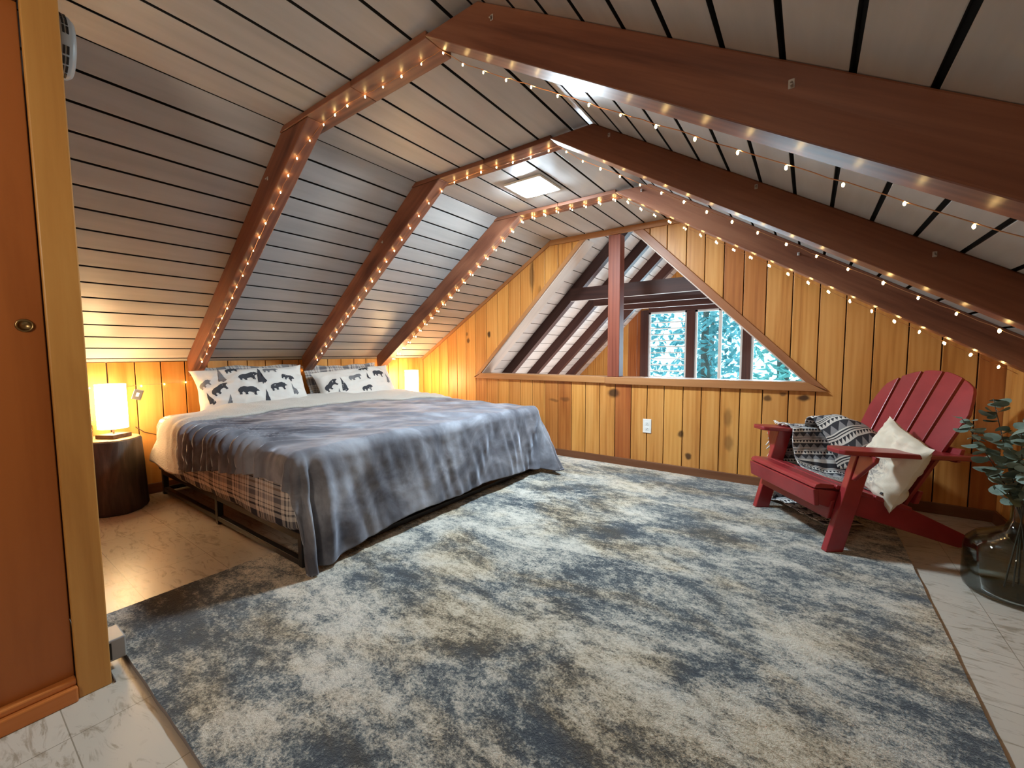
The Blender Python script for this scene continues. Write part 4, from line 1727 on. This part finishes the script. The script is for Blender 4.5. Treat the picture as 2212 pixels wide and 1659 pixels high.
def throw_pt(u, v):
    s = v * TL
    lat, z = prof_at(s)
    y0 = .155 + .02 * noise.noise(V3((s * 4, 0, 0)))
    y1 = .47 + .03 * noise.noise(V3((s * 3, 5, 0)))
    y = y0 + (y1 - y0) * u
    w = .012 * noise.noise(V3((s * 6, y * 9, 2))) + .006 * noise.noise(V3((s * 15, y * 20, 2)))
    inner = 1 if s > cum[9] else 0
    if inner:
        k = min(1, (s - cum[9]) / .2)
        lat += .05 * k * (u - .1) * 1.0 + abs(w) * 1.4
        if z < .34:
            z -= .30 * max(0, y - .13) - .0
            z += .06 * max(0, u - .5) + abs(w) * 1.2 + .008
        z = max(z, .335 - .30 * max(0, y - .04) + .012)
    else:
        lat -= abs(w) * 1.2
        if s > cum[4]:
            z += abs(w) * .8
            z -= .05 * y
    return W2(V3((lat, y, z + .0)))


b = MB()
vs, uv, fs = [], [], []
nu, nv = 60, 150
for j in range(nv + 1):
    for i in range(nu + 1):
        vs.append(throw_pt(i / nu, j / nv))
        uv.append((.32 * i / nu, TL * j / nv))
fs = [(j * (nu + 1) + i, j * (nu + 1) + i + 1, (j + 1) * (nu + 1) + i + 1, (j + 1) * (nu + 1) + i) for j in range(nv) for i in range(nu)]
b.add(vs, fs, 0, None, uv)
# bunched fold against the chair back
vs, uv = [], []
nu, nv = 60, 80
for j in range(nv + 1):
    for i in range(nu + 1):
        u, v = i / nu, j / nv
        a = PI * (v * 1.05 - .05)
        y = .335 + .33 * u
        R_ = (.105 + .05 * math.sin(PI * min(1, u * 1.2))) * (1 - .25 * u)
        lat = -.215 + .22 * u * .5 - math.cos(a) * R_ * 1.1 + .016 * noise.noise(V3((u * 4, v * 5, 3)))
        z = .315 + .05 * u + math.sin(a) * (R_ + .185 * (1 - u * .75)) + .02 * noise.noise(V3((u * 5, v * 4, 7)))
        zmin = .335 - .30 * max(0, y - .04) + .012
        vs.append(W2(V3((lat, y - .10 * math.sin(a) * (1 - u), max(z, zmin)))))
        uv.append((.42 * u + .1 * v, .46 * v + .13 * u))
fs = [(j * (nu + 1) + i, j * (nu + 1) + i + 1, (j + 1) * (nu + 1) + i + 1, (j + 1) * (nu + 1) + i) for j in range(nv) for i in range(nu)]
b.add(vs, fs, 0, None, uv)
# end lying on the rug under the chair
vs, uv = [], []
nu, nv = 50, 50
for j in range(nv + 1):
    for i in range(nu + 1):
        u, v = i / nu, j / nv
        lat = -.41 + .43 * v
        y = .13 + .22 * u + .05 * v
        z = ZR + .012 + .05 * abs(noise.noise(V3((lat * 7, y * 12, 4)))) * min(1, 5 * v + .3) * min(1, 5 * (1 - v))
        vs.append(W2(V3((lat, y, z))))
        uv.append((.2 * u, .30 * v))
fs = [(j * (nu + 1) + i, j * (nu + 1) + i + 1, (j + 1) * (nu + 1) + i + 1, (j + 1) * (nu + 1) + i) for j in range(nv) for i in range(nu)]
b.add(vs, fs, 0, None, uv)
throw = b.build('throw_blanket', THROW, smooth=True, solid=.006)
tag(throw, 'black and cream patterned throw over the red chair arm', 'throw')
b = MB()
r_ = random.Random(8)
for k in range(26):
    t = k / 25
    if k % 2:
        z0 = .53 - .5 * t
        p = V3((-.412, .150, z0))
        d = V3((r_.uniform(-.02, .0), r_.uniform(-.045, -.02), r_.uniform(-.05, -.03)))
    else:
        z0 = .30 - .26 * t
        p = V3((-.41, .152, z0))
        d = V3((r_.uniform(-.03, -.005), r_.uniform(-.06, -.03), r_.uniform(-.04, -.015)))
    e = p + d
    e.z = max(e.z, ZR + .006)
    b.tube([p, p.lerp(e, .5) + V3((0, -.004, .006)), e], [.005, .006, .003], 6)
for k in range(9):
    p = V3((-.39 + .013 * k, .150, .545 - .0008 * k))
    e = p + V3((r_.uniform(-.012, .012), -r_.uniform(.02, .045), r_.uniform(-.004, .012)))
    b.tube([p, p.lerp(e, .5) + V3((0, 0, .006)), e], [.004, .005, .003], 6)
o = b.build('fringe', FRINGE, throw, True, tf=W2)
tag(o, 'cream knotted fringe')

# ---- cushion on the chair
CREAM, nt_, b_ = mk('cream_canvas', (.66, .60, .49), .9, spec=.1)
uv_ = nd(nt_, 'ShaderNodeUVMap').outputs[0]
d_ = nd(nt_, 'ShaderNodeVectorMath', operation='DISTANCE')
nt_.links.new(mapping(nt_, uv_, (1, 1.0, 1), (.28, -.10, 0)), d_.inputs[0])
d_.inputs[1].default_value = (0, 0, 0)
n1_ = noise_n(nt_, uv_, 5.5, 7, .75, 1.6)
mk_ = nd(nt_, 'ShaderNodeMapRange')
nt_.links.new(d_.outputs['Value'], mk_.inputs[0])
mk_.inputs[1].default_value, mk_.inputs[2].default_value, mk_.inputs[3].default_value, mk_.inputs[4].default_value = .35, .72, 1, 0
pr_ = math_(nt_, 'MULTIPLY', ramp(nt_, [(.47, (0, 0, 0)), (.53, (1, 1, 1))], n1_).outputs[0], mk_.outputs[0])
nt_.links.new(mixc(nt_, math_(nt_, 'MULTIPLY', pr_, .8), (.66, .60, .49), (.20, .20, .20)), b_.inputs['Base Color'])
bump(nt_, b_, noise_n(nt_, uv_, 60, 4), .2, .006)
fC = pillow_fn(.375, .375, .14, 9.2)
b = MB()
add_pillow(b, fC)
c = W2(V3((.190, .372, .427)))
face = (-CB - CU * .202 + V3((0, 0, .298))).normalized()
upv = (V3((0, 0, 1)) - face * face.z).normalized()
upr = upv * math.cos(1.298) - upv.cross(face) * math.sin(1.298)
tfC = place(c, face, upr)
cush = b.build('cushion', CREAM, smooth=True, tf=tfC)
tag(cush, 'cream cushion with grey print leaning in the red chair', 'cushion')
TAGM, _, _ = mk('black_tag', (.02, .02, .022), .7)
b = MB()
tc = fC(-.62, -.72, 1)
b.box((-.006, -.014, .001), (.006, .014, .003), R=Matrix.Rotation(.3, 3, 'Z'), c=tc)
b.build('cushion_tag', TAGM, cush, tf=tfC)

# ------------------------------------------------------------------ glass bottle with eucalyptus
VX, VY = .725, 2.53
b = MB()
pr = [(.002, .004), (.135, .004), (.150, .012), (.157, .035), (.157, .17), (.150, .205), (.125, .235), (.080, .258), (.045, .28), (.032, .31), (.030, .36), (.034, .375), (.037, .380), (.034, .384)]
inn = [(.029, .378), (.026, .36), (.028, .31), (.041, .277), (.077, .254), (.121, .231), (.146, .203), (.153, .17), (.153, .037), (.146, .016), (.132, .010), (.002, .010)]
b.lathe(pr + inn, (VX, VY, 0), 56)
o = b.build('glass_bottle', VASEG, smooth=True)
tag(o, 'large clear glass bottle vase on the floor by the rug', 'vase')
EUC, nt_, b_ = mk('eucalyptus_leaf', (.12, .17, .14), .6)
n_ = noise_n(nt_, nd(nt_, 'ShaderNodeTexCoord').outputs['Object'], 18, 3)
nt_.links.new(ramp(nt_, [(.3, (.085, .125, .10)), (.7, (.22, .30, .25))], n_).outputs[0], b_.inputs['Base Color'])
EST, _, _ = mk('eucalyptus_stem', (.07, .05, .035), .7)
STM = [((-.20, -.06, .72), 'eucalyptus stem leaning furthest towards the red chair'), ((-.09, .05, .80), 'eucalyptus stem rising beside the chair back'), ((.01, -.04, .84), 'tallest upright eucalyptus stem in the bottle'), ((.10, .03, .78), 'eucalyptus stem leaning towards the low wall'), ((-.06, -.14, .70), 'eucalyptus stem leaning towards the rug')]
for k, (tip, lab) in enumerate(STM):
    r_ = random.Random(30 + k)
    root = thing('eucalyptus_stem', lab, 'plant', (VX, VY, .012), 'eucalyptus stems in the bottle')
    p0 = V3((VX - tip[0] * .35, VY - tip[1] * .35, .03))
    p1 = V3((VX + tip[0] * .06, VY + tip[1] * .06, .36))
    p2 = V3((VX + tip[0] * .55, VY + tip[1] * .55, .58))
    p3 = V3((VX + tip[0], VY + tip[1], tip[2]))
    path = []
    for i in range(25):
        t = i / 24
        if t < .4:
            q = p0.lerp(p1, t / .4)
        else:
            w = (t - .4) / .6
            q = p1 * (1 - w) ** 2 + (p1.lerp(p2, .9)) * 2 * w * (1 - w) + p3 * w * w
        path.append(q)
    b = MB()
    b.tube(path, [.003 - .0018 * i / 24 for i in range(25)], 6)
    b.build('stem', EST, root, True)
    b = MB()
    for i in range(44):
        t = .44 + .56 * i / 43
        q = path[min(24, int(t * 24))].lerp(path[min(24, int(t * 24) + 1)], t * 24 - int(t * 24))
        R_ = r_.uniform(.019, .034) * (1.15 - .3 * t)
        az = r_.uniform(0, 2 * PI)
        dr = V3((math.cos(az), math.sin(az), r_.uniform(-.3, .5))).normalized()
        c = q + dr * (R_ * 1.15)
        nrm = (V3((r_.gauss(0, .5), r_.gauss(0, .5), 1))).normalized()
        x_ = (dr - nrm * dr.dot(nrm)).normalized()
        y_ = nrm.cross(x_)
        pts = [c]
        for kk in range(12):
            a = 2 * PI * kk / 12
            pts.append(c + x_ * math.cos(a) * R_ + y_ * math.sin(a) * R_ * .88 + nrm * (.12 * R_ * math.cos(2 * a)))
        b.add(pts, [(0, 1 + kk, 1 + (kk + 1) % 12) for kk in range(12)])
        b.tube([q, c - x_ * R_ * .9], .0009, 4)
    b.build('leaves', EUC, root, True)
